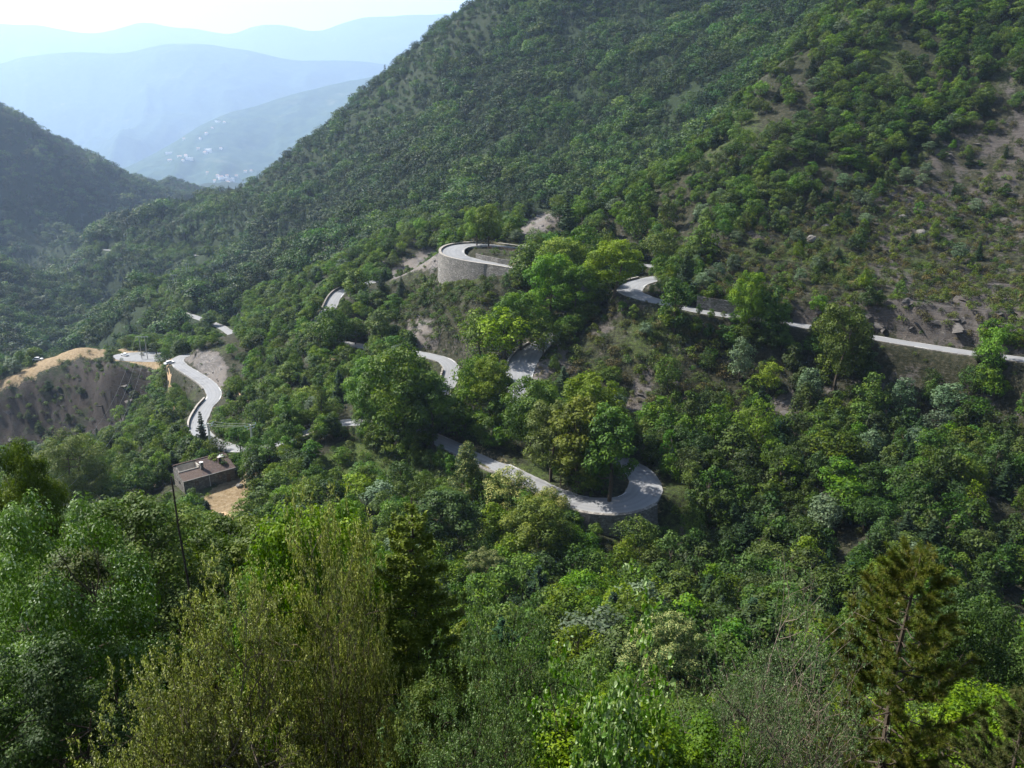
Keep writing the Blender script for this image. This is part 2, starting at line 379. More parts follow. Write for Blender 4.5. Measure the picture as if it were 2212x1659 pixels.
# pull the ground up to the roads
dist = np.full(GZ.shape, 1e9); rz_ = np.zeros(GZ.shape); rhw = np.full(GZ.shape, 2.7); rfo = np.full(GZ.shape, 4.5); ron = np.full(GZ.shape, .5)
for nme, r in RD.items():
    ln = r['line']
    for i in range(0, len(ln)):
        x, y, z = ln[i]; rr = math.hypot(x, y); th = math.atan2(x, y); rad = 9.5
        a = np.searchsorted(SS, math.log(max(1.5, rr-rad))); b = np.searchsorted(SS, math.log(rr+rad))+1
        c = np.searchsorted(TH, th-rad/rr); d = np.searchsorted(TH, th+rad/rr)+1
        dd = np.hypot(GX[a:b, c:d]-x, GY[a:b, c:d]-y)
        m = dd < dist[a:b, c:d]
        dist[a:b, c:d][m] = dd[m]; rz_[a:b, c:d][m] = z; rhw[a:b, c:d][m] = r['hw'][i]
        wl_ = nme == 'upper' and (iU0-4 <= i <= iU1+12 or iH0+6 <= i <= iH1+26); rfo[a:b, c:d][m] = .6 if wl_ else 4.5; ron[a:b, c:d][m] = -1.0 if wl_ else .5
on = dist < rhw+ron
f = np.clip((dist-rhw-ron)/rfo, 0, 1); f = f*f*(3-2*f)
GZ = np.where(on, rz_-.15, np.where(dist < 1e8, (rz_-.15)*(1-f)+GZ*f, GZ))
ROADD = dist-rhw
# flat pads: house shelf, parking place, loop island
def pad(x, y, z, r, fo):
    global GZ
    d = np.hypot(GX-x, GY-y); f = np.clip((d-r)/fo, 0, 1); f = f*f*(3-2*f)
    keep = np.where(ROADD > .4, 1.0, 0.0)
    GZ = np.where(keep > 0, z*(1-f)+GZ*f, GZ)
def ground(x, y):
    x = np.asarray(x, float); y = np.asarray(y, float)
    s = np.log(np.maximum(np.hypot(x, y), 1.21)); t = np.arctan2(x, y)
    i = np.clip(np.searchsorted(SS, s)-1, 0, len(SS)-2); j = np.clip(((t-TH[0])/(TH[1]-TH[0])).astype(int), 0, len(TH)-2)
    f = np.clip((s-SS[i])/(SS[i+1]-SS[i]), 0, 1); g = np.clip((t-TH[j])/(TH[1]-TH[0]), 0, 1)
    return (GZ[i, j]*(1-g)+GZ[i, j+1]*g)*(1-f)+(GZ[i+1, j]*(1-g)+GZ[i+1, j+1]*g)*f
def rdist(x, y):
    s = np.log(np.maximum(np.hypot(x, y), 1.21)); t = np.arctan2(x, y)
    i = np.clip(np.searchsorted(SS, s), 0, len(SS)-1); j = np.clip(np.round((t-TH[0])/(TH[1]-TH[0])).astype(int), 0, len(TH)-1)
    return ROADD[i, j]
def hit(u, v, ymin=6.0):
    """where the sight line through a picture point meets the ground"""
    d = ray(u, v); d = d/d[1]
    Y = np.exp(np.linspace(math.log(ymin), math.log(3500), 6000))
    pz = d[2]*Y; g = ground(d[0]*Y, Y); b = np.nonzero(pz < g)[0]
    if len(b) == 0: return None
    y = Y[b[0]]; return np.array([d[0]*y, y, float(ground(d[0]*y, y))])

HA = P(396, 1039, 183)                     # near eave corner of the farmhouse
e1 = np.array([.752, .659]); e2 = np.array([-.659, .752])
hc = HA[:2]+e1*6.5+e2*4
pad(hc[0], hc[1], HA[2]-3.6, 8.5, 5)
mz = P(500, 1062, 176); pad(mz[0], mz[1], HA[2]-4.2, 7, 8)
pk = P(318, 771, 372); pad(pk[0], pk[1], pk[2], 16, 12)
isl = (U['line'][iU0]+U['line'][iU1])/2
ui = P(1050, 545, 297); pad(ui[0], ui[1], ui[2]+.6, 5.5, 2.5)
ui2 = P(1090, 549, 293); pad(ui2[0], ui2[1], ui2[2]+.6, 5, 2.5)
HORIZ = np.maximum.accumulate(GZ/RR, axis=0)
def hidden(x, y, z):
    """true where the ground in front hides the point from the viewpoint"""
    r = np.hypot(x, y); s = np.log(r); t = np.arctan2(x, y)
    i = np.clip(np.searchsorted(SS, s-.02), 0, len(SS)-1); j = np.clip(np.round((t-TH[0])/(TH[1]-TH[0])).astype(int), 0, len(TH)-1)
    return z/r < HORIZ[i, j]-.004

# ------------------------------------------------------------------ what grows where (painted on the ground in world space, from picture outlines)
def inpoly(u, v, poly):
    poly = np.asarray(poly, float); c = np.zeros(np.shape(u), bool); j = len(poly)-1
    for i in range(len(poly)):
        xi, yi = poly[i]; xj, yj = poly[j]
        c ^= ((yi > v) != (yj > v)) & (u < (xj-xi)*(v-yi)/(yj-yi+1e-9)+xi); j = i
    return c
ZP = {
 'knolltop': [(-60,850),(-20,835),(60,795),(100,768),(160,742),(240,748),(330,766),(380,778),(350,800),(290,785),(230,772),(150,775),(90,800),(40,828),(-20,850)],
 'knollface': [(-200,830),(20,832),(60,808),(120,785),(230,778),(350,800),(335,850),(270,900),(215,960),(120,985),(-200,1000)],
 'meadow': [(440,1072),(500,1028),(552,1005),(565,1030),(560,1075),(510,1110),(440,1098)],
 'rslope': [(1440,640),(1500,560),(1640,480),(1760,430),(1900,370),(2060,300),(2300,200),(2500,300),(2500,760),(2180,760),(1900,705),(1700,690),(1500,655)],
 'rscree': [(1900,420),(2060,290),(2300,220),(2500,300),(2500,760),(2180,760),(1960,690),(1840,600)],
 'uslope': [(840,640),(900,600),(960,598),(1120,605),(1160,640),(1100,700),(1040,790),(990,775),(900,755),(860,740),(870,680)],
 'mslope': [(1180,700),(1260,650),(1400,640),(1500,690),(1640,720),(1700,800),(1600,880),(1480,880),(1380,900),(1330,830),(1200,830),(1140,850),(1150,790)],
 'cut': [(395,775),(420,755),(470,760),(490,800),(480,850),(465,830),(430,800)],
 'rockcut': [(1500,665),(1510,635),(1700,650),(1800,660),(2212,640),(2400,640),(2400,790),(2212,768),(1900,715),(1700,690)],
 'grassbank': [(720,970),(860,935),(950,985),(980,1030),(940,1050),(850,1070),(750,1040),(680,1005)],
 'crest': [(480,430),(560,380),(650,290),(800,190),(900,110),(1030,-10),(1130,-30),(1060,80),(950,200),(850,290),(760,350),(680,400),(600,440)],
 'scar1': [(1110,505),(1150,470),(1195,450),(1212,475),(1190,500),(1140,512)],
 'scar2': [(830,598),(870,565),(930,535),(968,560),(950,575),(900,585),(850,605)],
 'scar3': [(870,735),(880,685),(925,690),(935,745),(900,752)],
 'scar4': [(1140,830),(1165,785),(1215,745),(1235,760),(1190,800),(1160,845)],
 'scar5': [(1650,860),(1720,850),(1740,900),(1680,925),(1655,900)],
 'scar6': [(1340,900),(1370,820),(1405,780),(1400,850),(1385,900),(1400,940),(1365,960)],
}
gu, gv, _ = project(np.stack([GX, GY, GZ], -1))
# beds of slate standing out as ledges on the knoll face and in the cutting above the right-hand road
def soft(m, k=3):
    a = m.astype(float)
    for _ in range(k):
        a = (np.roll(a, 1, 0)+np.roll(a, -1, 0)+2*a)/4; a = (np.roll(a, 1, 1)+np.roll(a, -1, 1)+2*a)/4
    return a
def ledges(m, h, amt):
    global GZ
    q = (GZ+fbm(GX/30, GY/30, 71, 3)*1.6+GX*.06)/h; fr = q-np.floor(q); st_ = np.clip((fr-.52)/.42, 0, 1); st_ = st_*st_*(3-2*st_)
    GZ = GZ+(st_-fr)*h*amt*m
_m = inpoly(gu, gv, ZP['knollface']) & (RR < 480) & (RR > 250) & (ROADD > 2); ledges(soft(_m, 4), 3.4, 1.0)
_m = inpoly(gu, gv, ZP['rockcut']) & (RR < 300) & (ROADD > 1); _s = soft(_m, 2)*np.clip((ROADD-1)/2.5, 0, 1); GZ = GZ+2.2*_s; ledges(_s, 1.9, 1.0)
_m = inpoly(gu, gv, ZP['rslope']) & (RR < 420) & (ROADD > 4); ledges(soft(_m, 4), 3.2, .45)
gu, gv, _ = project(np.stack([GX, GY, GZ], -1)); HORIZ = np.maximum.accumulate(GZ/RR, axis=0)
# slope steepness
dz_r = np.gradient(GZ, axis=0)/np.gradient(RR, axis=0); dz_t = np.gradient(GZ, axis=1)/(RR*(TH[1]-TH[0]))
STEEP = np.hypot(dz_r, dz_t)
bare = np.clip(fbm(GX/14, GY/14, 31, 4)*1.6+.25, 0, 1)*.35
bare += .25*np.clip(STEEP-.9, 0, 1)
dry = np.zeros(GZ.shape); grass = np.clip(fbm(GX/20, GY/20, 41, 3)+.3, 0, 1)*.6
wob_u = fbm(GX/7, GY/7, 51, 3)*np.clip(1600/RR, 3, 22); wob_v = fbm(GX/7, GY/7, 61, 3)*np.clip(1200/RR, 2, 14)
nearer = RR < 480
zone = {}
for k, pl in ZP.items():
    m = inpoly(gu+wob_u, gv+wob_v, pl) & (nearer if k != 'crest' else (RR > 600)); zone[k] = m
HID = (GZ/RR) < HORIZ-.01
bare[zone['rscree']] += .2; bare[zone['rslope']] += .14; bare[zone['mslope']] += .08; bare[zone['rockcut']] += .8
shale_shade = np.full(GZ.shape, .5);
for k in ('scar1','scar2','scar3','scar4','cut'): shale_shade[zone[k]] = 0
shale_shade[zone['knollface']] = 1; shale_shade[zone['rockcut']] = .8; shale_shade[zone['rscree']] = .55; shale_shade[zone['rslope']] = .6  # knoll face darkest: its shade is put into the rock colour
for k in ('scar1','scar2','scar3','scar4','scar5','scar6','cut'): bare[zone[k]] += .95
bare[zone['knollface']] += .55; bare[zone['crest']] += .12
dry[zone['knolltop']] = 1.0; dry[zone['meadow']] = .8; grass[zone['meadow']] = 1
grass = grass*np.where(RR > 480, 0, 1); grass[zone['grassbank']] = 1; dry[zone['grassbank']] = .25; bare[zone['grassbank']] = 0; bare[zone['knolltop']] = .05; bare[zone['meadow']] = 0
verge = np.clip(1-(ROADD-.3)/1.3, 0, 1)*(ROADD < 4); dry = np.maximum(dry, verge*.38)
def blur(a, k=3):
    for _ in range(k):
        a = (np.roll(a, 1, 0)+np.roll(a, -1, 0)+2*a)/4; a = (np.roll(a, 1, 1)+np.roll(a, -1, 1)+2*a)/4
    return a
bare = np.clip(bare, 0, 1)*np.where(RR > 480, .45, 1); bare = blur(bare, 5)
speck = fbm(GX/3.2, GY/3.2, 77, 3)
bare = np.clip(bare+speck*.5*(bare > .05), 0, 1); grass = blur(grass, 6); dry = blur(dry, 1)
nr, nt_ = GZ.shape
# ledged ground: dark slate in the rock cut, painted shade on the knoll face
V = np.stack([GX, GY, GZ], -1).reshape(-1, 3)
i = np.arange(nr-1)[:, None]*nt_; j = np.arange(nt_-1)[None]
F = np.stack([i+j, i+j+1, i+nt_+j+1, i+nt_+j], -1).reshape(-1, 4)[:, ::-1]
me = mesh_np('ground', V, F, [], smooth=True)
shale_shade = blur(shale_shade, 4)
for nme, arr in (('bare', bare), ('dry', dry), ('grass', grass), ('shale_shade', shale_shade), ('under', np.clip((RR-380)/120, 0, 1)*(1-.15*zone['crest'])+0*GZ)):
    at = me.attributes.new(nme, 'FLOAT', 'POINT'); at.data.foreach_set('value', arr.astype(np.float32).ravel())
m, nt, out = mat_new('ground'); L = nt.links
geo = nt.nodes.new('ShaderNodeNewGeometry'); pos = geo.outputs['Position']
def attr(n): return N(nt, 'ShaderNodeAttribute', attribute_name=n).outputs['Fac']
n1 = noise(nt, .9, 8, pos, .7); n2 = noise(nt, .12, 6, pos); n3 = noise(nt, 4.0, 6, pos, .75)
soil = ramp(nt, n1, [(.3, (.012,.016,.008)), (.5, (.030,.031,.017)), (.72, (.075,.066,.045))])
mp = nt.nodes.new('ShaderNodeMapping'); L.new(pos, mp.inputs[0]); mp.inputs['Scale'].default_value = (.25, .25, 2.2)
st = noise(nt, 1.0, 8, mp.outputs[0], .75)
rock = ramp(nt, st, [(.32, (.05,.046,.045)), (.5, (.125,.115,.108)), (.62, (.20,.185,.17)), (.75, (.34,.32,.29))])
rockm = mix(nt, ramp(nt, n2, [(.42, (0,0,0)), (.6, (1,1,1))]), rock, mix(nt, n3, (.09,.078,.07), (.22,.195,.17)))
dk = ramp(nt, st, [(.35, (.014,.012,.011)), (.5, (.042,.034,.028)), (.58, (.022,.018,.017)), (.7, (.08,.068,.055))])  # dark slate tones; on the knoll face they also stand in for shade
rockm = mix(nt, attr('shale_shade'), rockm, dk)
grs = ramp(nt, n3, [(.3, (.022,.036,.010)), (.5, (.05,.075,.018)), (.7, (.11,.13,.04))])
dryc = ramp(nt, n1, [(.3, (.16,.11,.05)), (.5, (.23,.17,.10)), (.7, (.34,.27,.17))])
def mask(a, lo, hi): 
    s = math_(nt, 'ADD', a, math_(nt, 'MULTIPLY', math_(nt, 'SUBTRACT', n1, .5), 1.3)); s = math_(nt, 'ADD', s, math_(nt, 'MULTIPLY', math_(nt, 'SUBTRACT', n3, .5), .6))
    return ramp(nt, s, [(lo, (0,0,0)), (hi, (1,1,1))])
und = ramp(nt, n1, [(.3, (.008,.016,.006)), (.6, (.022,.036,.013)), (.8, (.05,.05,.03))])
soil = mix(nt, attr('under'), soil, und)
c = mix(nt, mask(attr('grass'), .35, .6), soil, grs)
c = mix(nt, mask(attr('bare'), .4, .6), c, rockm)
c = mix(nt, mask(attr('dry'), .35, .6), c, dryc)
pb = nt.nodes.new('ShaderNodeBsdfPrincipled'); pb.inputs['Roughness'].default_value = .95; pb.inputs['Specular IOR Level'].default_value = .15
L.new(c, pb.inputs['Base Color'])
bp = nt.nodes.new('ShaderNodeBump'); bp.inputs['Strength'].default_value = .9; bp.inputs['Distance'].default_value = .5
L.new(math_(nt, 'ADD', math_(nt, 'ADD', n1, st), math_(nt, 'MULTIPLY', n3, .4)), bp.inputs['Height']); L.new(bp.outputs[0], pb.inputs['Normal']); L.new(pb.outputs[0], out.inputs[0])
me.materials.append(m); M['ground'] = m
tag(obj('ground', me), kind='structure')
print('terrain', GZ.shape, flush=True)

# ------------------------------------------------------------------ road surfaces
m, nt, out = mat_new('asphalt'); L = nt.links
geo = nt.nodes.new('ShaderNodeNewGeometry'); pos = geo.outputs['Position']
a1 = noise(nt, .25, 5, pos); a2 = noise(nt, 9, 5, pos, .8)
c = mix(nt, a2, mix(nt, a1, (.135,.137,.14), (.20,.203,.205)), mix(nt, a1, (.19,.193,.197), (.27,.272,.275)))
ln_ = math_(nt, 'ABSOLUTE', N(nt, 'ShaderNodeAttribute', attribute_name='lane').outputs['Fac'])
wt = ramp(nt, math_(nt, 'ADD', ln_, math_(nt, 'MULTIPLY', math_(nt, 'SUBTRACT', a1, .5), .3)), [(.0, (.96,.96,.96)), (.12, (1,1,1)), (.28, (.84,.84,.85)), (.42, (1,1,1)), (.66, (.85,.85,.86)), (.82, (1,1,1)), (.95, (1.1,1.08,1.02))])
c = mix(nt, 1.0, c, wt, 'MULTIPLY'); pt = noise(nt, .11, 3, pos); c = mix(nt, ramp(nt, pt, [(.585, (0,0,0)), (.595, (1,1,1))]), c, mix(nt, 1.0, c, (.80,.80,.81), 'MULTIPLY'))
pb = nt.nodes.new('ShaderNodeBsdfPrincipled'); pb.inputs['Roughness'].default_value = .85; L.new(c, pb.inputs['Base Color']); L.new(pb.outputs[0], out.inputs[0]); M['asphalt'] = m
M['paint'] = simple('road_paint', (.7,.69,.66), .6, .4, 3, .2)
m, nt, out = mat_new('stone_wall'); L = nt.links
tc = nt.nodes.new('ShaderNodeTexCoord')
vo = nt.nodes.new('ShaderNodeTexVoronoi'); vo.inputs['Scale'].default_value = 1.0
mp = nt.nodes.new('ShaderNodeMapping'); L.new(tc.outputs['Object'], mp.inputs[0]); mp.inputs['Scale'].default_value = (1.7, 1.7, 3.4); L.new(mp.outputs[0], vo.inputs['Vector'])
ve = nt.nodes.new('ShaderNodeTexVoronoi'); ve.feature = 'DISTANCE_TO_EDGE'; L.new(mp.outputs[0], ve.inputs['Vector']); ve.inputs['Scale'].default_value = 1.0
bwn = nt.nodes.new('ShaderNodeRGBToBW'); L.new(vo.outputs['Color'], bwn.inputs[0])
sc1 = ramp(nt, bwn.outputs[0], [(.1, (.09,.082,.07)), (.5, (.17,.155,.135)), (.9, (.29,.27,.24))])
dirt = noise(nt, .5, 5, tc.outputs['Object'])
sc2 = mix(nt, ramp(nt, dirt, [(.4, (0,0,0)), (.65, (1,1,1))]), sc1, mix(nt, .6, sc1, (.10,.095,.085)))
sc3 = mix(nt, ramp(nt, ve.outputs['Distance'], [(.0, (1,1,1)), (.07, (0,0,0))]), sc2, (.06,.055,.045))
pb = nt.nodes.new('ShaderNodeBsdfPrincipled'); pb.inputs['Roughness'].default_value = .9; L.new(sc3, pb.inputs['Base Color'])
bp = nt.nodes.new('ShaderNodeBump'); bp.inputs['Strength'].default_value = .6; bp.inputs['Distance'].default_value = .1; L.new(ve.outputs['Distance'], bp.inputs['Height']); L.new(bp.outputs[0], pb.inputs['Normal'])
L.new(pb.outputs[0], out.inputs[0]); M['stone'] = m

def ribbon(name, r, i0, i1, o0, o1, dz, mat, bottom=None):
    ln = r['line'][i0:i1+1]; nr_ = r['nrm'][i0:i1+1]
    a = ln.copy(); b = ln.copy(); a[:, :2] += nr_*np.asarray(o0)[..., None]; b[:, :2] += nr_*np.asarray(o1)[..., None]; a[:, 2] += dz; b[:, 2] += dz
    n = len(ln); acc = Acc()
    rows = [a, a*.5+b*.5, b]; rows[1][:, 2] += .04 if bottom is not None else 0
    if bottom is not None:
        a2 = a.copy(); a2[:, 2] -= bottom; b2 = b.copy(); b2[:, 2] -= bottom; rows = [a2]+rows+[b2]
    V = np.concatenate(rows); q = np.arange(n-1)
    F = np.concatenate([np.stack([k*n+q, (k+1)*n+q, (k+1)*n+q+1, k*n+q+1], 1) for k in range(len(rows)-1)])
    me = mesh_np(name, V, F, [mat], smooth=False); return me
for nme, r in RD.items():
    hw = r['hw']; n = len(hw); jj = np.random.default_rng(4); ks = np.linspace(1, -1, 11)
    je = [.13*np.convolve(jj.normal(size=n+4), np.ones(5)/2.2, 'valid') for _ in range(2)]
    rows = []; la = []
    for kk in [1.0, *ks, -1.0]:
        q = r['line'].copy(); o = hw*kk+(je[0] if kk == 1 else je[1] if kk == -1 else 0); q[:, :2] += r['nrm']*o[:, None]; q[:, 2] += .04*(1-kk*kk); rows.append(q); la.append(np.full(n, kk))
    rows[0][:, 2] -= .5; rows[-1][:, 2] -= .5; qn = np.arange(n-1)
    F_ = np.concatenate([np.stack([k*n+qn, (k+1)*n+qn, (k+1)*n+qn+1, k*n+qn+1], 1) for k in range(len(rows)-1)])
    me = mesh_np('mountain_road', np.concatenate(rows), F_, [M['asphalt']]); at = me.attributes.new('lane', 'FLOAT', 'POINT'); at.data.foreach_set('value', np.concatenate(la).astype(np.float32))
    tag(obj('mountain_road', me), kind='structure')
    # worn white edge lines, in dashes of uneven length
    acc = Acc(); rng = np.random.default_rng(3); i = 0; ln = r['line']
    while i < len(ln)-12:
        L_ = int(rng.integers(2, 8)); gap = int(rng.integers(1, 14))
        if math.hypot(*ln[i][:2]) < 420:
            for sd in (1, -1):
                if rng.random() < .5: continue
                k = slice(i, i+L_); o = (hw[k]-.22)*sd
                a = ln[k].copy(); b = ln[k].copy(); a[:, :2] += r['nrm'][k]*o[:, None]; b[:, :2] += r['nrm'][k]*(o-.13*sd)[:, None]
                a[:, 2] += .008+.04*.12; b[:, 2] += .012+.04*.16; q = np.arange(L_-1)
                acc.add(np.concatenate([a, b]), np.stack([q, q+1, L_+q+1, L_+q], 1))
        i += L_+gap
    tag(obj('road_edge_line', acc.mesh('road_edge_line', [M['paint']])), kind='structure')
# paved parking place on the knoll
acc = Acc(); a = np.linspace(0, 2*math.pi, 40, endpoint=False)
px = pk[0]+np.cos(a)*17*(1+.1*np.sin(3*a)); py = pk[1]+np.sin(a)*9*(1+.12*np.cos(2*a+1))
acc.add(np.vstack([np.stack([px, py, np.full(40, pk[2]+.08)], 1), np.stack([px, py, np.full(40, pk[2]-.5)], 1), [[pk[0], pk[1], pk[2]+.12]]]),
        F=[[k, (k+1) % 40, 40+(k+1) % 40, 40+k] for k in range(40)], T=[[k, (k+1) % 40, 80] for k in range(40)])
tag(obj('parking_area', acc.mesh('parking_area', [M['asphalt']])), kind='structure')

# ------------------------------------------------------------------ walls along the roads
def wall(r, a, b, side, h_up, down, label, thick=.45, name='stone_wall', cat='wall', off=.05, group=None, coping=True, lean=.0, segs=None):
    i0, i1 = segs if segs else seg(r, a, b); r = RD[r]; ln = r['line'][i0:i1+1]; n = len(ln)
    hw = r['hw'][i0:i1+1]; nm = r['nrm'][i0:i1+1]*side
    rng = np.random.default_rng(i0)
    ins = ln[:, :2]+nm*(hw+off)[:, None]; outs = ins+nm*thick; foot = outs+nm*lean*np.asarray(down)[..., None] if np.ndim(down) else outs+nm*lean*down
    zt = ln[:, 2]+h_up; zi = ln[:, 2]-.4; zf = ln[:, 2]-down
    gz = ground(foot[:, 0], foot[:, 1])-.5; zf = np.minimum(zf, gz) if not np.ndim(down) else zf
    cols = [np.c_[ins, zi], np.c_[ins, zt], np.c_[outs, zt], np.c_[foot, zf]]
    c0 = ln[n//2].copy()
    V = np.concatenate(cols)-c0; q = np.arange(n-1)
    F = np.concatenate([np.stack([k*n+q, k*n+q+1, (k+1)*n+q+1, (k+1)*n+q], 1) for k in range(3)])
    ends = [[0, n, 2*n, 3*n], [n-1, 4*n-1, 3*n-1, 2*n-1]]
    t = empty(name, c0, label, cat, group)
    obj('masonry', mesh_np('masonry', V, np.concatenate([F, ends]), [M['stone']]), t)
    if coping:
        A = Acc(); z2 = zt+.0; q = 0
        while q < n-1:
            m_ = min(n-1, q+1)
            for k in range(q, m_):
                p0 = np.array([*((ins[k]+outs[k])/2), z2[k]+.045])-c0; p1 = np.array([*((ins[k+1]+outs[k+1])/2), z2[k+1]+.045])-c0
                d = p1-p0; A.box((p0+p1)/2, (np.hypot(d[0], d[1])*.97, thick+.1, .1+rng.random()*.04), math.atan2(d[1], d[0]), tint=rng.random())
            q = m_
        obj('coping', A.mesh('coping', [M['coping']]), t)
    return t
M['coping'] = simple('coping', (.34,.31,.27), .9, .2, 2, .35, .2)

# side: +1 left of travel (the road is drawn from the right edge of the view leftwards and then downhill)
GP = 'low stone parapets on the road edges'
wall('upper', 0, 0, -1, .55, 9.5, 'tall curved stone retaining wall carrying the high road loop under the two trees', lean=.08, thick=.85, segs=(iU0-8, iU1+14))
wall('upper', 0, 0, 1, .12, 6.5, 'dark stone retaining wall below the big hairpin bend at the bottom', lean=.08, thick=.85, segs=(iH0+8, iH1+26), coping=False)
wall('upper', (1012,562), (1122,581), 1, 1.7, .5, 'pale rubble stone wall inside the high loop, below the wooden fence', coping=False, name='rubble_wall')
wall('upper', (1500,670), (1600,685), -1, 3.6, .5, 'long dark masonry wall behind the right-hand road, left of the pale tree', coping=False, name='masonry_wall', thick=.6)
wall('upper', (2400,800), (1490,667), 1, .02, 3.2, 'long low retaining wall under the straight right-hand road', coping=False, name='retaining_wall', lean=.1)
wall('upper', (1352,622), (1400,604), 1, .6, 1.4, 'stone parapet on the outside of the bend above the lone yellow-green tree', group=GP, name='parapet_wall')
wall('upper', (1165,745), (1112,800), -1, .6, 1.0, 'curved parapet beside the shaded road behind the hairpin trees', group=GP, name='parapet_wall')
wall('upper', (1150,1042), (985,966), 1, .05, 2.2, 'low retaining wall under the road running left from the hairpin', coping=False, name='retaining_wall', lean=.1)
wall('upper', (640,943), (690,928), 1, .7, 1.2, 'short pale parapet glimpsed right of the two poplars', group=GP, name='parapet_wall')
wall('upper', (420,928), (462,862), 1, .75, 2.6, 'double curved pale parapet on the road bend behind the power pole', group=GP, name='parapet_wall')
wall('upper', (458,838), (392,795), 1, .3, 3.4, 'grey retaining wall under the S bend below the lone roadside tree', coping=False, name='retaining_wall')
wall('lower', (950,868), (978,800), 1, .7, 1.4, 'curved white-edged parapet inside the right bend of the lower road', group=GP, name='parapet_wall')
wall('lower', (960,779), (895,765), 1, .05, 1.8, 'low retaining wall under the lower road right of its roadside trees', coping=False, name='retaining_wall')
wall('lower', (690,722), (700,680), 1, .6, 2.2, 'pale parapet on the far left corner of the lower road', group=GP, name='parapet_wall')
wall('lower', (708,668), (752,622), 1, .75, 1.8, 'curved stone parapet on the upper left bend of the lower road', group=GP, name='parapet_wall')
# ------------------------------------------------------------------ plants
def blob_crown(seed, H, Wd, base, nl, per, leaf, mat_top=None, shape='round', droop=.0, aspect=.62, lobe=.30, sides=1.0, shell=.55, fold=False, upn=.5, flat=.85):
    """crown of leaves on overlapping lobes. H total height, Wd width, base = height where foliage starts"""
    rng = np.random.default_rng(seed); acc = Acc()
    lob = []
    tries = 0
    while len(lob) < nl and tries < nl*40:
        tries += 1
        t = rng.random()**.85                       # 0 bottom .. 1 top
        if shape == 'round': prof = math.sin(math.pi*(.12+.80*t))**.75
        elif shape == 'cone': prof = (1-t)**.75*.95+.08
        elif shape == 'column': prof = .9*math.sin(math.pi*(.08+.86*t))**.35
        elif shape == 'bush': prof = math.cos(t*math.pi/2)**.55
        else: prof = math.sin(math.pi*(.2+.72*t))**.6      # spreading
        a = rng.random()*2*math.pi; rad = Wd/2*prof*(rng.random()**.45)
        lr = lobe*Wd*(.5+.6*rng.random())*(1.0 if shape != 'column' else 1.1)*(.55+.45*prof)
        rad = max(0, min(rad, Wd/2*prof-lr*.35))
        c = np.array([math.cos(a)*rad, math.sin(a)*rad, base+lr*.5+(H-base-lr*1.15)*t])
        if any(np.linalg.norm(c-q[0]) < .42*(lr+q[1])*.9 for q in lob) and tries < nl*25: continue
        lob.append((c, lr, rng.random()))
    cen = np.array([0, 0, base+(H-base)*.45])
    for c, lr, tn in lob:
        k = max(6, int(per*(lr/(lobe*Wd*.8))**2))
        d = rng.normal(size=(k, 3)); d /= np.linalg.norm(d, axis=1)[:, None]
        d[:, 2] = np.where((d[:, 2] < -.25) & (rng.random(k) < .6), -d[:, 2], d[:, 2])
        rr = lr*(shell+(1.08-shell)*rng.random(k)**.6)*(1+.22*fbm(d[:, 0]*2.1+tn*9, d[:, 1]*2.1+d[:, 2]*2.3, seed, 2))
        p = c+d*rr[:, None]*np.array([1, 1, flat])
        p[:, 2] -= droop*lr*np.hypot(d[:, 0], d[:, 1])
        nrm = d+rng.normal(size=(k, 3))*.36+np.array([0, 0, upn*.6])
        out = (p-cen)/np.array([Wd/2, Wd/2, (H-base)*.55]); depth = np.clip(np.linalg.norm(out, axis=1), 0, 1.1)
        V, F = quads_at(p, nrm, leaf*(.65+.7*rng.random(k)), rng, aspect, fold)
        nf = len(F)//k
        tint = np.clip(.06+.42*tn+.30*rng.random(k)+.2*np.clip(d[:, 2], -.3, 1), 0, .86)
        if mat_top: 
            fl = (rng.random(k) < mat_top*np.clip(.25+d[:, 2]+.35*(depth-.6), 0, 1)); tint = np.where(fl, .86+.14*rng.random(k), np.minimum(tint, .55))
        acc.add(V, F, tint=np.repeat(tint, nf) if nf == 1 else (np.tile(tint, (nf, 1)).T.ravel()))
    return acc, lob
def trunk_acc(seed, lob, H, r0, base, stems=1, lean=.04, mat=0):
    rng = np.random.default_rng(seed+900); acc = Acc()
    top = np.array([rng.normal()*lean*H, rng.normal()*lean*H, H*.72])
    for s in range(stems):
        off = np.array([rng.normal(), rng.normal(), 0])*(.0 if stems == 1 else r0*2.2)
        tp = top+off*4
        n = 6; t = np.linspace(0, 1, n)[:, None]
        pts = off*1+t*(tp-off)+np.sin(t*5+seed)*np.array([.015, .012, 0])*H; pts[0, 2] = -.12*H if H > 3 else -.3
        acc.tube(pts, r0*(1.25-t[:, 0]*.95)/(1 if stems == 1 else 1.4), 7)
        for c, lr, _ in lob[s::stems][:16]:
            z = max(base*.75, min(c[2]-lr*.8, H*.66)); k = np.clip(z/(H*.72), 0, 1)
            a = off+(tp-off)*k; mid_ = a*.45+c*.55+np.array([0, 0, -.04*H])
            rr = r0*(.55*(1-k)+.16)
            acc.tube([a, mid_, c+np.array([0, 0, lr*.2])], [rr, rr*.6, rr*.2], 5)
    return acc
SRC = {}
def both(cr, tr, ml, mb):
    a = Acc(); a.V = cr.V+tr.V; a.F = cr.F+[f+cr.n for f in tr.F]; a.T = cr.T+[f+cr.n for f in tr.T]; a.ft = cr.ft+tr.ft; a.tt = cr.tt+tr.tt
    a.fm = cr.fm+[f+1 for f in tr.fm]; a.tm = cr.tm+[f+1 for f in tr.tm]; return a.mesh('woodland_tree', [ml, mb])
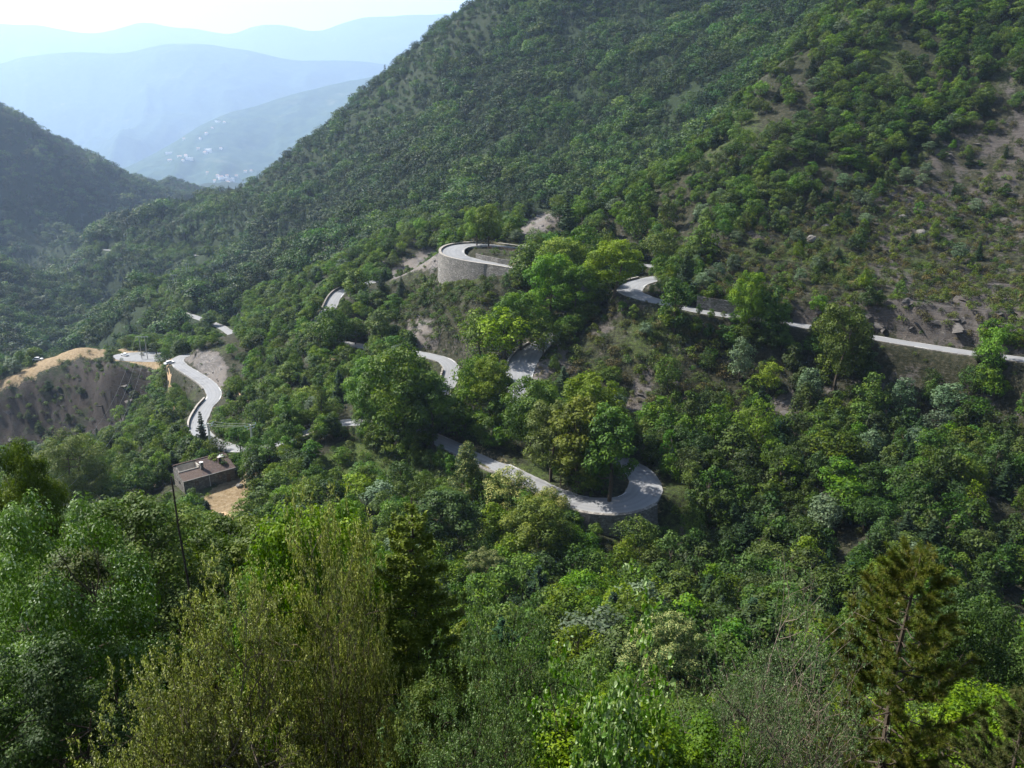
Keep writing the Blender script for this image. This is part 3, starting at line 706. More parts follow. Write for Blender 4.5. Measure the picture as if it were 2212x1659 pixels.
def make_kind(key, mat, variants, bark='bark', **kw):
    """build mesh data (crown, trunk) of every variant once; unit metres"""
    SRC[key] = []
    for k in range(variants):
        a = dict(kw); H = a.pop('H'); Wd = a.pop('W'); base = a.pop('base'); r0 = a.pop('r0', .02*H); stems = a.pop('stems', 1); a.pop('x', 0)
        sd = (sum(ord(ch) for ch in key)*13+k*7) % 9973
        rng = np.random.default_rng(sd); W2 = Wd*(.85+.3*rng.random())
        cr, lob = blob_crown(sd, H, W2, base*(.7+.6*rng.random()), **a)
        tr = trunk_acc(sd, lob, H, r0, base, stems)
        SRC[key].append((cr.mesh('crown', [M[mat]]), tr.mesh('trunk', [M[bark]]), H, W2, both(cr, tr, M[mat], M[bark])))
# mid-distance broadleaf trees (70 - 450 m)
kw = dict(H=9, W=7.4, base=1.6, nl=30, per=95, leaf=.42, lobe=.24, r0=.2)
kw0 = dict(kw)
make_kind('broad', 'green', 4, **kw)
make_kind('broad_bright', 'bright', 3, **kw)
make_kind('broad_dark', 'dark', 3, **dict(kw, nl=26))
make_kind('tall', 'green', 3, **dict(kw, W=5.2, base=.8, lobe=.27))
make_kind('bushy', 'green', 3, **dict(kw, H=6, W=5.6, base=.1, shape='bush', nl=24, stems=2, r0=.12, leaf=.36))
make_kind('bushy_dark', 'dark', 2, **dict(kw, H=6, W=5.2, base=.1, shape='bush', nl=24, stems=2, r0=.12, leaf=.36))
make_kind('olive_tree', 'olive', 3, **dict(kw, W=6.4, nl=32))
make_kind('silver_tree', 'silver', 2, **dict(kw, H=8, W=4.6, base=.9, lobe=.3, nl=24, leaf=.34))
make_kind('flowering', 'flower', 4, **dict(kw, H=10, W=8, base=.8, nl=52, per=300, leaf=.24, lobe=.19, mat_top=.62, r0=.24))
make_kind('dome', 'flower', 1, **dict(kw, H=10, W=8.6, base=.5, nl=110, per=420, leaf=.17, lobe=.12, mat_top=.6, r0=.24))
make_kind('cone_tree', 'flower', 1, **dict(kw, H=11, W=7.4, base=.6, nl=52, per=300, leaf=.24, lobe=.19, mat_top=.35, r0=.24, shape='cone'))
make_kind('poplar', 'green', 2, **dict(kw, H=14, W=3.1, base=.6, nl=30, per=80, leaf=.36, lobe=.42, shape='column', r0=.22))
# big hand-placed crowns: more leaves
kb = dict(H=18, W=12, base=3.6, nl=62, per=210, leaf=.46, lobe=.17, r0=.34, shell=.5)
make_kind('big', 'green', 2, **kb)
make_kind('big_bright', 'bright', 2, **kb)
make_kind('big_fresh', 'fresh', 2, **kb)
make_kind('broad_fresh', 'fresh', 2, **kw0)
make_kind('near_fresh', 'fresh', 2, **dict(H=7, W=5.6, base=.6, nl=60, per=480, leaf=.115, lobe=.18, r0=.11, stems=2, shell=.3))
make_kind('big_olive', 'olive', 2, **dict(kb, mat_top=None))
make_kind('big_dark', 'dark', 1, **kb)
# shrubs
ks = dict(H=2.2, W=2.7, base=.02, nl=9, per=34, leaf=.3, lobe=.36, shape='bush', r0=.05, stems=2)
make_kind('shrub_olive', 'olive', 4, **ks)
make_kind('shrub_dark', 'dark', 3, **ks)
make_kind('shrub_brown', 'brownish', 3, **ks)
make_kind('shrub_green', 'green', 3, **ks)
make_kind('shrub_silver', 'silver', 1, **ks)
# far trees
kf = dict(H=8, W=7.4, base=.6, nl=13, per=40, leaf=.72, lobe=.34, r0=.2)
make_kind('far_round', 'far', 5, **kf)
make_kind('far_light', 'far_light', 3, **kf)
make_kind('far_dark', 'far_dark', 3, **kf)
make_kind('far_tall', 'far', 2, **dict(kf, W=5))
# near trees (15 - 70 m)
kn = dict(H=7, W=5.6, base=.6, nl=60, per=480, leaf=.115, lobe=.18, r0=.11, stems=2, shell=.3, fold=False)
make_kind('near_green', 'green', 2, **kn)
make_kind('near_bright', 'bright', 2, **kn)
make_kind('near_dark', 'dark', 1, **kn)
make_kind('near_silver', 'silver', 1, **kn)
make_kind('near_olive', 'olive', 1, **kn)
print('broadleaf built', flush=True)

def conifer(seed, H, Wd, base, whorls, per, mat, nlen, rad=.13, sparse=0., droop=.25, up=.25, curve=1.0):
    """trunk with whorls of branches, each branch set with flat sprays of needles"""
    rng = np.random.default_rng(seed); cr = Acc(); tr = Acc()
    tr.tube([[0, 0, -.8], [0, 0, H*.4], [.02*H*rng.normal(), .02*H*rng.normal(), H*.99]], [rad*1.2, rad*.7, .02], 7)
    C_, N_, S_, T_ = [], [], [], []
    for w in range(whorls):
        t = w/(whorls-1); z = base+(H*.97-base)*t; L_ = Wd/2*((1-t)**curve*.93+.07)*(.8+.4*rng.random())
        nb = int(4+3*(1-t)+rng.integers(0, 2)); a0 = rng.random()*6.3
        for b in range(nb):
            if rng.random() < sparse: continue
            a = a0+b*2*math.pi/nb+rng.normal()*.18; l = L_*(.65+.5*rng.random()); tn = rng.random()
            k = 5; s = np.linspace(0, 1, k)
            pts = np.stack([np.cos(a)*s*l, np.sin(a)*s*l, z-droop*l*s*(1-.45*s)*1.6+up*l*s*s], 1)
            tr.tube(pts, np.linspace(.16*rad+.012, .008, k), 4)
            m_ = max(4, int(per*l))
            u_ = (.12+.88*rng.random(m_)**.75); P_ = np.stack([np.interp(u_, s, pts[:, q]) for q in range(3)], 1)
            side = np.array([-math.sin(a), math.cos(a), 0]); sp = rng.normal(size=m_)*.30*l*(1.1-u_)*.8
            P_ = P_+side*sp[:, None]; P_[:, 2] += -np.abs(sp)*.18+rng.normal(size=m_)*.05
            C_.append(P_); nn = rng.normal(size=(m_, 3))*.55; nn[:, 2] += 1.0; N_.append(nn)
            S_.append(nlen*(.6+.8*rng.random(m_))); T_.append(np.clip(.15+.35*tn+.35*rng.random(m_)+.2*u_*.8, 0, 1))
    C_ = np.concatenate(C_); V, F = quads_at(C_, np.concatenate(N_), np.concatenate(S_), rng, .42)
    cr.add(V, F, tint=np.concatenate(T_)); return cr.mesh('crown', [M[mat]]), tr.mesh('trunk', [M['bark']]), H, Wd, both(cr, tr, M[mat], M['bark'])
SRC['conifer'] = [conifer(50+k, 11, 5.4, .5, 20, 70, 'needle', .42) for k in range(3)]
SRC['far_conifer'] = [conifer(70+k, 10, 4.8, .3, 9, 7, 'needle', 1.4) for k in range(2)]
SRC['near_conifer'] = [conifer(90, 9, 4.6, .4, 26, 190, 'spruce', .17, rad=.1)]
print('conifers built', flush=True)
def pick(rng, key): L_ = SRC[key]; return L_[int(rng.integers(len(L_)))]
RIG = np.random.default_rng(77)
def plant(key, name, cat, p, H, Wd, label, group=None, rz=None, var=None, dz=0):
    """one tree or shrub: an Empty with its trunk and crown"""
    src = SRC[key][var % len(SRC[key])] if var is not None else pick(RIG, key)
    sx = Wd/src[3]; sz = H/src[2]
    t = empty(name, (p[0], p[1], p[2]+dz), label, cat, group, rz if rz is not None else RIG.random()*6.28, (sx, sx, sz))
    link(bpy.data.objects.new('trunk', src[1]), t); link(bpy.data.objects.new('crown', src[0]), t); return t
# ------------------------------------------------------------------ picture points that must stay in view, each at its own distance
KEEP = []
def keep_line(r, pts, rad=5):
    for a, b in zip(pts[:-1], pts[1:]):
        i0, i1 = seg(r, a, b); r_ = RD[r]
        for i in range(i0, i1+1, 3):
            for o in (-.8, 0, .8):
                q = r_['line'][i].copy(); q[:2] += r_['nrm'][i]*o*r_['hw'][i]; u, v, d = project(q); KEEP.append((u, v, d))
for pl in ([(2240,778),(2170,772)], [(2095,763),(1870,725)], [(1745,705),(1700,698)], [(1575,682),(1500,670)], [(1440,657),(1362,628),(1395,606)], [(1400,575),(1385,573)], [(1112,578),(1020,563),(978,541),(1035,528),(1130,538)],
           [(1160,748),(1127,790),(1118,870)], [(1350,1000),(1394,1054),(1320,1093),(1235,1082)], [(1160,1047),(1060,998)], [(1030,987),(955,955)], [(752,912),(740,912)], [(645,942),(665,935)], [(438,926),(425,915),(443,882),(462,857),(455,836),(430,815),(400,797),(384,783),(395,770)],
           [(497,722),(480,709)], [(428,686),(416,683)], [(438,556),(424,552)], [(236,540),(233,540)]): keep_line('upper', pl)
for pl in ([(966,830),(975,793),(935,769),(890,761)], [(765,744),(775,746)], [(712,665),(722,645),(735,630)], [(789,612),(800,610)]): keep_line('lower', pl)
for u, v in [(980,560),(985,580),(1010,588),(1040,592),(1080,592),(1270,1120),(1300,1125),(1320,1118),(1530,655),(1545,660),(1560,665),(1060,552),(1090,556),(1115,545),(1300,1072),(1330,1062),(1250,1065),(1340,1070),
             (372,1015),(390,1030),(396,1060),(420,1050),(450,1042),(480,1035),(500,1020),(508,1000),(480,1065),(510,1050),(530,1035),(545,1015),(500,1085),(460,1080),(530,1075),
             (290,768),(320,770),(340,775),(270,772),(180,746),(220,748),(140,760),(100,772),(60,800),(370,788),(82,778),(1160,485),(1190,470),(870,585),(900,575),(935,560),(850,598),(885,592),(915,580),(950,552),(860,578),(945,570),(900,700),(905,720)]:
    h_ = hit(u, v)
    if h_ is not None: KEEP.append((*project(h_)[:2], project(h_)[2]))
for u, v in ((470,985),(440,1000),(500,985),(400,1010),(515,970),(457,965)): KEEP.append((u, v, 206.))
for u, v in ((1430,1350),(1430,1400),(1400,1380),(1460,1400),(1480,1450),(1390,1440),(1430,1460)): KEEP.append((u, v, 78.))
for u, v in ((1012,980),(1012,1020),(1012,1060),(1100,1030),(1110,1070),(1190,1075),(1190,1110),(1050,1200),(1050,1240)): KEEP.append((u, v, 128.))
KEEP = np.array(KEEP, float)
def blocks(p, H, Wd):
    """would a plant here hide a stretch that the photograph shows"""
    u, v, d = project(np.array([p[0], p[1], p[2]])); u2, v2, _ = project(np.array([p[0], p[1], p[2]+H])); hw = Wd*.45*FPX/d
    m = (KEEP[:, 2] > d+1) & (np.abs(KEEP[:, 0]-(u+u2)/2) < hw) & (KEEP[:, 1] > v2-2) & (KEEP[:, 1] < v-1)
    return bool(m.any())

TREES = []          # dicts: key, pos, H, W, hand label
def hand(key, u, v, hpx, wpx, label, name='broadleaf_tree', cat='tree', group=None, var=None):
    p = hit(u, v)
    if p is None: print('no ground for', label); return
    d = project(p)[2]; H = hpx/FPX*d/CP*1.0; Wd = wpx/FPX*d
    TREES.append(dict(key=key, p=p, H=H, W=Wd, label=label, name=name, cat=cat, group=group, var=var, hand=True, uv=(u, v-hpx*.6), d=d))
hand('big', 1312, 1084, 212, 128, 'tall tree with a bare grey trunk at the tip of the hairpin island', var=0)
hand('big_olive', 1250, 1062, 205, 142, 'olive-tinged tree in the middle of the hairpin island cluster', var=0)
hand('big_olive', 1190, 1040, 178, 135, 'olive-tinged tree left of the middle of the hairpin island cluster', var=1)
hand('big_bright', 1278, 995, 190, 158, 'brightest yellow-green round crown at the top of the hairpin island cluster', var=0)
hand('big', 1148, 985, 170, 125, 'green tree at the left edge of the hairpin island cluster', var=1)
hand('broad', 1168, 930, 105, 88, 'smaller green tree behind the left edge of the hairpin island cluster')
hand('big_olive', 1345, 985, 105, 70, 'slim olive tree behind the trunk of the hairpin tip tree', var=1)
hand('cone_tree', 1012, 1088, 138, 98, 'cone-shaped flowering tree in front of the road left of the hairpin', name='flowering_tree')
hand('flowering', 1100, 1112, 102, 112, 'rounded cream-flowering tree directly right of the cone-shaped one', name='flowering_tree')
hand('flowering', 1186, 1150, 98, 88, 'cream-flowering tree just under the road left of the hairpin wall', name='flowering_tree')
hand('big_fresh', 1160, 1225, 152, 145, 'big green tree below the flowering pair left of the hairpin wall', var=0)
hand('big_dark', 962, 1215, 158, 150, 'big dark green round tree below the cone-shaped flowering tree', var=0)
hand('dome', 1048, 1300, 118, 112, 'cream-flowering tree between the dark spruce and the hairpin wall', name='flowering_tree')
hand('dome', 1432, 1545, 232, 190, 'largest cream-flowering dome in the foreground right of the lime sapling', name='flowering_tree')
hand('big', 872, 985, 235, 165, 'large leafy tree whose crown rises left of the lower road bend', var=1)
hand('big_fresh', 810, 925, 155, 110, 'green tree at the left shoulder of the large leafy tree', var=0)
hand('big', 930, 965, 165, 105, 'tree between the large leafy tree and the grass bank road', var=0)
hand('broad', 850, 860, 100, 85, 'tree touching the lower road from below, left of its curve')
hand('big_bright', 1066, 905, 138, 98, 'yellow-green round tree left of the shaded road')
hand('broad_fresh', 1018, 890, 120, 78, 'grey-green tree between the lower road end and the shaded road')
hand('bushy', 1000, 935, 95, 105, 'low grey-green bushy tree under the shaded road trees')
hand('big_fresh', 1125, 757, 125, 112, 'tree with a dark bare trunk at the head of the shaded road')
hand('broad_bright', 1088, 778, 110, 100, 'yellowish tree left of the bare-trunked tree at the shaded road')
hand('broad_fresh', 1040, 795, 125, 105, 'green tree at the lower left of the row climbing to the shaded road')
hand('broad', 1172, 772, 85, 70, 'small grey-green tree right of the head of the shaded road')
hand('big_bright', 1326, 645, 118, 118, 'lone round yellow-green tree on the spur before the right road bend', var=1)
hand('big_fresh', 1190, 702, 150, 110, 'tall olive tree in the middle of the central tree belt')
hand('big_fresh', 1242, 700, 125, 95, 'green tree left below the lone yellow-green tree')
hand('broad', 1150, 628, 100, 90, 'dark green tree at the right end of the high loop wall')
hand('big_fresh', 1210, 632, 115, 110, 'broad green tree above the middle of the central tree belt')
hand('broad', 1190, 560, 55, 55, 'small tree in the row behind the high loop, right of the road')
hand('broad_fresh', 1258, 595, 100, 85, 'rounded tree in the row behind the central tree belt')
hand('broad', 1305, 575, 75, 60, 'tree behind the lone yellow-green tree, to its upper left')
hand('big_bright', 1029, 533, 80, 50, 'left one of two yellow-green trees on the high loop', group=None)
hand('big_bright', 1055, 534, 88, 62, 'right one of two yellow-green trees on the high loop')
hand('conifer', 1224, 535, 112, 62, 'dark spreading pine right of the pale scar above the high loop', name='pine_tree')
hand('bushy', 1368, 518, 76, 58, 'rounded bushy green tree above the central belt, right of the dark pine')
hand('bushy', 1267, 467, 60, 42, 'small round tree above the dark pine on the spur')
hand('bushy', 1440, 500, 70, 45, 'green tree right of the rounded bushy tree on the spur')
hand('broad', 1425, 582, 82, 78, 'green tree above the right road bend parapet')
hand('conifer', 1478, 640, 92, 66, 'dark conifer right of the right road bend', name='pine_tree')
hand('bushy', 1520, 550, 70, 62, 'bushy tree above the dark conifer near the right road bend')
hand('tall', 1455, 718, 112, 66, 'tree standing in front of the right road just after its bend')
hand('big_fresh', 1613, 730, 138, 78, 'pale ragged tree in front of the right road')
hand('tall', 1665, 735, 112, 58, 'green tree beside the pale ragged tree at the right road')
hand('big_olive', 1800, 850, 192, 122, 'largest dark yellowish tree crossing the straight right road')
hand('broad_bright', 2133, 812, 100, 58, 'bright green tree in front of the right road near the frame edge')
hand('bushy_dark', 1840, 770, 70, 60, 'dark bushy tree right of the largest tree at the right road')
hand('silver_tree', 1597, 828, 98, 50, 'silvery tree below the right road under the pale ragged tree', name='silver_tree')
hand('silver_tree', 1745, 880, 88, 48, 'silvery bushy tree left below the largest tree at the right road', name='silver_tree')
hand('silver_tree', 1945, 905, 92, 46, 'slender silvery tree right of the tall green one on the right slope', name='silver_tree')
hand('tall', 1873, 920, 118, 66, 'tall green tree right below the largest tree at the right road')
hand('broad_bright', 1658, 850, 66, 62, 'small bright green tree on the slope left of the silvery bush')
hand('broad_bright', 1632, 985, 122, 92, 'bright green pointed tree beside the grey scree patch')
hand('bushy_dark', 1585, 1000, 85, 92, 'dark bushy tree left of the bright green pointed tree')
hand('tall', 1540, 975, 105, 66, 'green tree at the upper left of the dark bushy tree, right slope')
hand('broad_bright', 1665, 1030, 82, 52, 'small vivid green tree right below the bright green pointed tree')
hand('bushy', 1475, 975, 80, 62, 'green tree right of the shaded lay-by above the hairpin')
hand('tall', 1425, 945, 92, 70, 'green tree above the shaded lay-by of the hairpin')
hand('broad', 1440, 850, 80, 62, 'green tree on the shrubby slope above the hairpin cluster')
hand('bushy_dark', 2030, 1080, 115, 90, 'dark rounded tree on the lower right slope, near the frame edge')
hand('broad_dark', 1960, 1100, 110, 85, 'dark tree left of the dark rounded one on the lower right slope')
hand('broad', 1800, 1020, 92, 108, 'broad green tree in the middle of the lower right slope')
hand('poplar', 622, 937, 86, 22, 'left one of two narrow poplars near the power pole', name='poplar_tree')
hand('poplar', 697, 920, 92, 24, 'right one of two narrow poplars, taller', name='poplar_tree')
hand('broad', 357, 800, 47, 32, 'lone tree beside the S bend on the knoll, a white car at its foot')
hand('conifer', 443, 985, 98, 46, 'dark spruce just left of the near power pole', name='spruce_tree')
hand('bushy_dark', 560, 1058, 78, 66, 'round dark green tree right of the farmhouse meadow')
hand('bushy', 600, 1100, 90, 88, 'bushy tree at the lower right corner of the farmhouse meadow')
hand('bushy', 530, 1135, 62, 70, 'leafy tree just below the farmhouse meadow')
hand('broad', 640, 1060, 70, 70, 'green tree between the farmhouse and the grass bank')
hand('bushy_dark', 352, 1050, 48, 34, 'dark shrub-like tree against the left gable of the farmhouse')
hand('bushy', 420, 1088, 36, 34, 'small tree in front of the farmhouse wall')
hand('near_olive', 172, 1105, 178, 145, 'yellow-green rounded tree standing out left of the farmhouse', var=0)
hand('tall', 772, 655, 72, 50, 'yellow-green tree inside the upper left bend of the lower road')
hand('conifer', 826, 655, 60, 46, 'left one of two dark pines below the grey scar of the lower road', name='pine_tree')
hand('conifer', 868, 640, 42, 30, 'right one of two dark pines below the grey scar of the lower road', name='pine_tree')
hand('broad', 828, 748, 78, 70, 'darker tree overhanging the lower road, right of the trio')
hand('broad', 768, 745, 55, 55, 'middle tree of the trio overhanging the lower road')
hand('broad', 722, 760, 95, 80, 'left tree of the trio overhanging the lower road')
hand('conifer', 646, 722, 62, 28, 'dark pointed conifer left of the corner of the lower road', name='pine_tree')
hand('conifer', 648, 800, 45, 24, 'small pointed conifer under the far left corner of the lower road', name='pine_tree')
hand('broad', 520, 980, 60, 50, 'green tree between the two power poles')
hand('broad', 560, 935, 70, 60, 'green tree behind the far power pole')
HAND_N = len(TREES)

# ------------------------------------------------------------------ scatter the rest of the woods
rng = np.random.default_rng(5)
hp = np.array([[t['p'][0], t['p'][1], t['W']] for t in TREES])
uF = lambda lo, hi: lo+(hi-lo)*rng.random()
def cand(y0, y1, cell):
    xs = np.arange(-y1*.95, y1*.95, cell); ys = np.arange(max(4, y0*.7), y1, cell)
    X, Y = np.meshgrid(xs, ys); X = X+(rng.random(X.shape)-.5)*cell*.95; Y = Y+(rng.random(Y.shape)-.5)*cell*.95
    X = X.ravel(); Y = Y.ravel(); r = np.hypot(X, Y); m = (r >= y0) & (r < y1) & (np.abs(np.arctan2(X, Y)) < R(43)); return X[m], Y[m]
POLY = {k: v for k, v in ZP.items()}
def zones_of(u, v, r):
    return [k for k, pl in POLY.items() if (r < 480) == (k != 'crest') and inpoly(np.array([u]), np.array([v]), pl)[0]]
def scatter(y0, y1, cell, what):
    X, Y = cand(y0, y1, cell); Z = ground(X, Y); u, v, d = project(np.stack([X, Y, Z], -1)); hid = hidden(X, Y, Z+7); rd = rdist(X, Y)
    big_n = fbm(X/28, Y/28, 91, 3); big2 = fbm(X/60, Y/60, 95, 2)
    ok = (u > -260) & (u < 2480) & (v > -160) & (~hid)
    for i in np.nonzero(ok)[0]:
        what(X[i], Y[i], Z[i], u[i], v[i], d[i], rd[i], big_n[i], big2[i])
SHR = []
def add(key, p, H, Wd, lst=TREES):
    if blocks(p, H, Wd): return False
    lst.append(dict(key=key, p=p, H=H, W=Wd, hand=False, d=project(np.array(p))[2])); return True
def wmid(x, y, z, u, v, d, rd, n, n2):
    r = math.hypot(x, y); zs = zones_of(u, v, r); p = (x, y, z)
    if rd < 1.6: return
    if np.min((hp[:, 0]-x)**2+(hp[:, 1]-y)**2-(hp[:, 2]*.32)**2) < 0: return
    k = rng.random()
    if 'meadow' in zs or 'knolltop' in zs: return
    if any(q.startswith('scar') for q in zs) or 'cut' in zs: return
    if 'knollface' in zs:
        if k < .10: add('bushy_dark', p, uF(3.5, 6), uF(3.5, 5.5))
        return
    if 'rslope' in zs or 'rscree' in zs:
        dens = .06 if 'rscree' in zs else .22
        if v > 620: dens *= .4
        if v < 430: dens *= 2.2
        if n > .1: dens *= 1.8
        if k < dens: add(('bushy', 'bushy_dark', 'silver_tree')[int(rng.integers(0, 3))] if rng.random() < .8 else 'conifer', p, uF(3.2, 6.5), uF(3, 5))
        return
    if 'mslope' in zs:
        if k < .10: add(('bushy', 'tall', 'silver_tree')[int(rng.integers(0, 3))], p, uF(3.5, 6.5), uF(3, 4.5))
        return
    if 'uslope' in zs:
        if k < .12: add(('bushy_dark', 'tall', 'conifer')[int(rng.integers(0, 3))], p, uF(3.5, 6), uF(2.8, 4.5))
        return
    if 'grassbank' in zs:
        if k < .14: add('bushy', p, uF(3, 4.5), uF(3, 5))
        return
    if 'rockcut' in zs: return
    # general woodland
    dens = .70+.55*n
    if u > 1450 and v < 640: dens = .62+.8*n+.35*n2          # upper right slope
    if rd < 5: dens *= .6
    if k > dens: return
    q = rng.random()
    if u > 1400 and v > 780:                               # lower right: darker, denser
        key = 'bushy_dark' if q < .40 else 'broad_dark' if q < .68 else 'bushy' if q < .80 else 'tall' if q < .87 else 'silver_tree' if q < .89 else 'conifer'
        H = uF(5.5, 9.5); W_ = H*uF(.65, .9)
    elif v > 1080 and r < 160:
        key = 'broad' if q < .18 else 'broad_fresh' if q < .35 else 'bushy' if q < .6 else 'broad_dark' if q < .72 else 'silver_tree' if q < .77 else 'broad_bright' if q < .9 else 'conifer'
        H = uF(5.5, 9); W_ = H*uF(.7, .95)
    else:
        key = 'broad' if q < .14 else 'broad_fresh' if q < .3 else 'bushy' if q < .52 else 'tall' if q < .68 else 'broad_dark' if q < .78 else 'broad_bright' if q < .9 else 'silver_tree' if q < .93 else 'conifer'
        H = uF(4.2, 8.2); W_ = H*uF(.7, 1.0)
        if u > 1450 and key in ('broad_bright', 'broad_fresh') and rng.random() < .8: key = 'broad_dark' if rng.random() < .5 else 'broad'
        if r > 330: H = uF(5, 8.5); W_ = H*uF(.75, 1.05)
        if rd < 8: H *= .75; W_ *= .8
    add(key, p, H, W_)
# screens of trees standing where the photograph shows no road
for nme, r in RD.items():
    vis = np.zeros(len(r['line']), bool)
    uvd = np.stack(project(r['line']), 1)
    for i in range(len(uvd)):
        vis[i] = (np.hypot(KEEP[:, 0]-uvd[i, 0], KEEP[:, 1]-uvd[i, 1]) < 6).any()
    for i in range(0, len(uvd), 3):
        x, y, z = r['line'][i]; rr = math.hypot(x, y)
        if vis[i]: continue
        nn_ = r['nrm'][i]; sgn = -1 if nn_[0]*x+nn_[1]*y > 0 else 1
        for o, sd_ in ((1.3, sgn), (1.3, -sgn), (4.6, sgn)):
            o = o+rng.random()*1.2; px_ = x+nn_[0]*sd_*(r['hw'][i]+o); py_ = y+nn_[1]*sd_*(r['hw'][i]+o)
            if np.min(np.hypot(r['line'][:, 0]-px_, r['line'][:, 1]-py_)-r['hw']) < .8: continue
            H = uF(6, 8.5); W_ = H*uF(.75, 1.0); q_ = (px_, py_, float(ground(px_, py_)))
            if o < 4 and rr < 260: H *= .85; W_ *= .8
            key = ('broad', 'tall', 'bushy', 'broad', 'bushy_dark')[int(rng.integers(5))]
            if not add(key, q_, H, W_): add('tall', q_, H*.7, 3) or add('tall', q_, H*.5, 1.8)
scatter(68, 200, 3.9, wmid)
scatter(200, 480, 4.6, wmid)
def wshr(x, y, z, u, v, d, rd, n, n2):
    r = math.hypot(x, y); zs = zones_of(u, v, r); p = (x, y, z)
    if rd < .9: return
    k = rng.random(); dens = .25
    if 'meadow' in zs: dens = .03
    elif 'knolltop' in zs: dens = .10
    elif 'knollface' in zs: dens = .6
    elif 'rscree' in zs: dens = .85+.7*n
    elif 'rslope' in zs: dens = .95+.5*n
    elif 'mslope' in zs or 'uslope' in zs: dens = .95+.4*n
    elif 'grassbank' in zs: dens = .85
    elif any(q.startswith('scar') for q in zs) or 'cut' in zs: dens = .07
    elif 'rockcut' in zs: dens = .10
    elif r > 330: dens = .22
    if k > dens: return
    q = rng.random()
    if 'rslope' in zs or 'rscree' in zs or 'mslope' in zs: key = 'shrub_olive' if q < .45 else 'shrub_brown' if q < .7 else 'shrub_green' if q < .8 else 'shrub_dark'
    elif 'uslope' in zs: key = 'shrub_dark' if q < .45 else 'shrub_olive' if q < .8 else 'shrub_green'
    elif 'grassbank' in zs: key = 'shrub_green' if q < .5 else 'shrub_olive' if q < .9 else 'shrub_silver'
    else: key = 'shrub_green' if q < .5 else 'shrub_dark' if q < .75 else 'shrub_olive' if q < .95 else 'shrub_silver'
    W_ = uF(1.3, 3.4); 
    if 'uslope' in zs or 'mslope' in zs: W_ *= 1.15
    if rd < 3: W_ = min(W_, 1.3)
    if 'grassbank' in zs: W_ *= .75
    add(key, p, W_*uF(.65, .95), W_, SHR)
scatter(60, 200, 2.5, wshr)
scatter(200, 330, 2.5, wshr)
scatter(330, 480, 3.6, wshr)
FAR = []
def wfar(x, y, z, u, v, d, rd, n, n2):
    r = math.hypot(x, y); zs = zones_of(u, v, r); p = (x, y, z); k = rng.random()
    if rd < 4: return
    sc_ = 1 if r < 1100 else 1.35
    if 'crest' in zs and rng.random() < .62:
        if k < .92+.5*n: add('far_round', p, uF(2.2, 5), uF(3.8, 7.5), FAR)
        return
    if r > 700 and k > .9+.6*n: return
    if r <= 700 and k > .88+.7*n: return
    q_ = n+n2*.8+rng.normal()*.22
    key = 'far_conifer' if rng.random() < (.10+.25*(n2 > .15)) else 'far_tall' if rng.random() < .15 else 'far_light' if q_ > .16 else 'far_dark' if q_ < -.14 else 'far_round'
    H = (5.2+6.5*rng.random()**1.5)*sc_*(1+.6*n); add(key, p, H, H*uF(.85, 1.3) if key in ('far_round', 'far_light', 'far_dark') else H*uF(.42, .6), FAR)
scatter(480, 800, 4.6, wfar)
scatter(800, 1250, 5.6, wfar)
scatter(1250, 2400, 9.5, wfar)
def wnear(x, y, z, u, v, d, rd, n, n2):
    p = (x, y, z); k = rng.random()
    if v < 1000 or k > .86: return
    q = rng.random()
    key = 'near_green' if q < .3 else 'near_fresh' if q < .58 else 'near_bright' if q < .80 else 'near_silver' if q < .80 else 'near_olive' if q < .92 else 'near_conifer'
    if u > 1500 and q < .5 or q > .96: key = 'near_dark'
    H = uF(4.5, 7.2); W_ = H*uF(.7, .95)
    if key == 'near_conifer': W_ = H*.5
    r = math.hypot(x, y)
    if r < 26: H *= .8
    # keep below the skyline of the foreground canopy
    cap = np.interp(u, [0, 130, 250, 380, 520, 700, 900, 1000, 1300, 1500, 1800, 2212], [1000, 1000, 1040, 1095, 1150, 1140, 1170, 1250, 1290, 1290, 1250, 1130])
    for _ in range(6):
        _, vt, _ = project(np.array([x, y, z+H]))
        if vt > cap: break
        H *= .85; W_ *= .9
    else: return
    add(key, p, H, W_)
scatter(17, 68, 3.5, wnear)
print('counts trees', len(TREES), 'shrubs', len(SHR), 'far', len(FAR), flush=True)

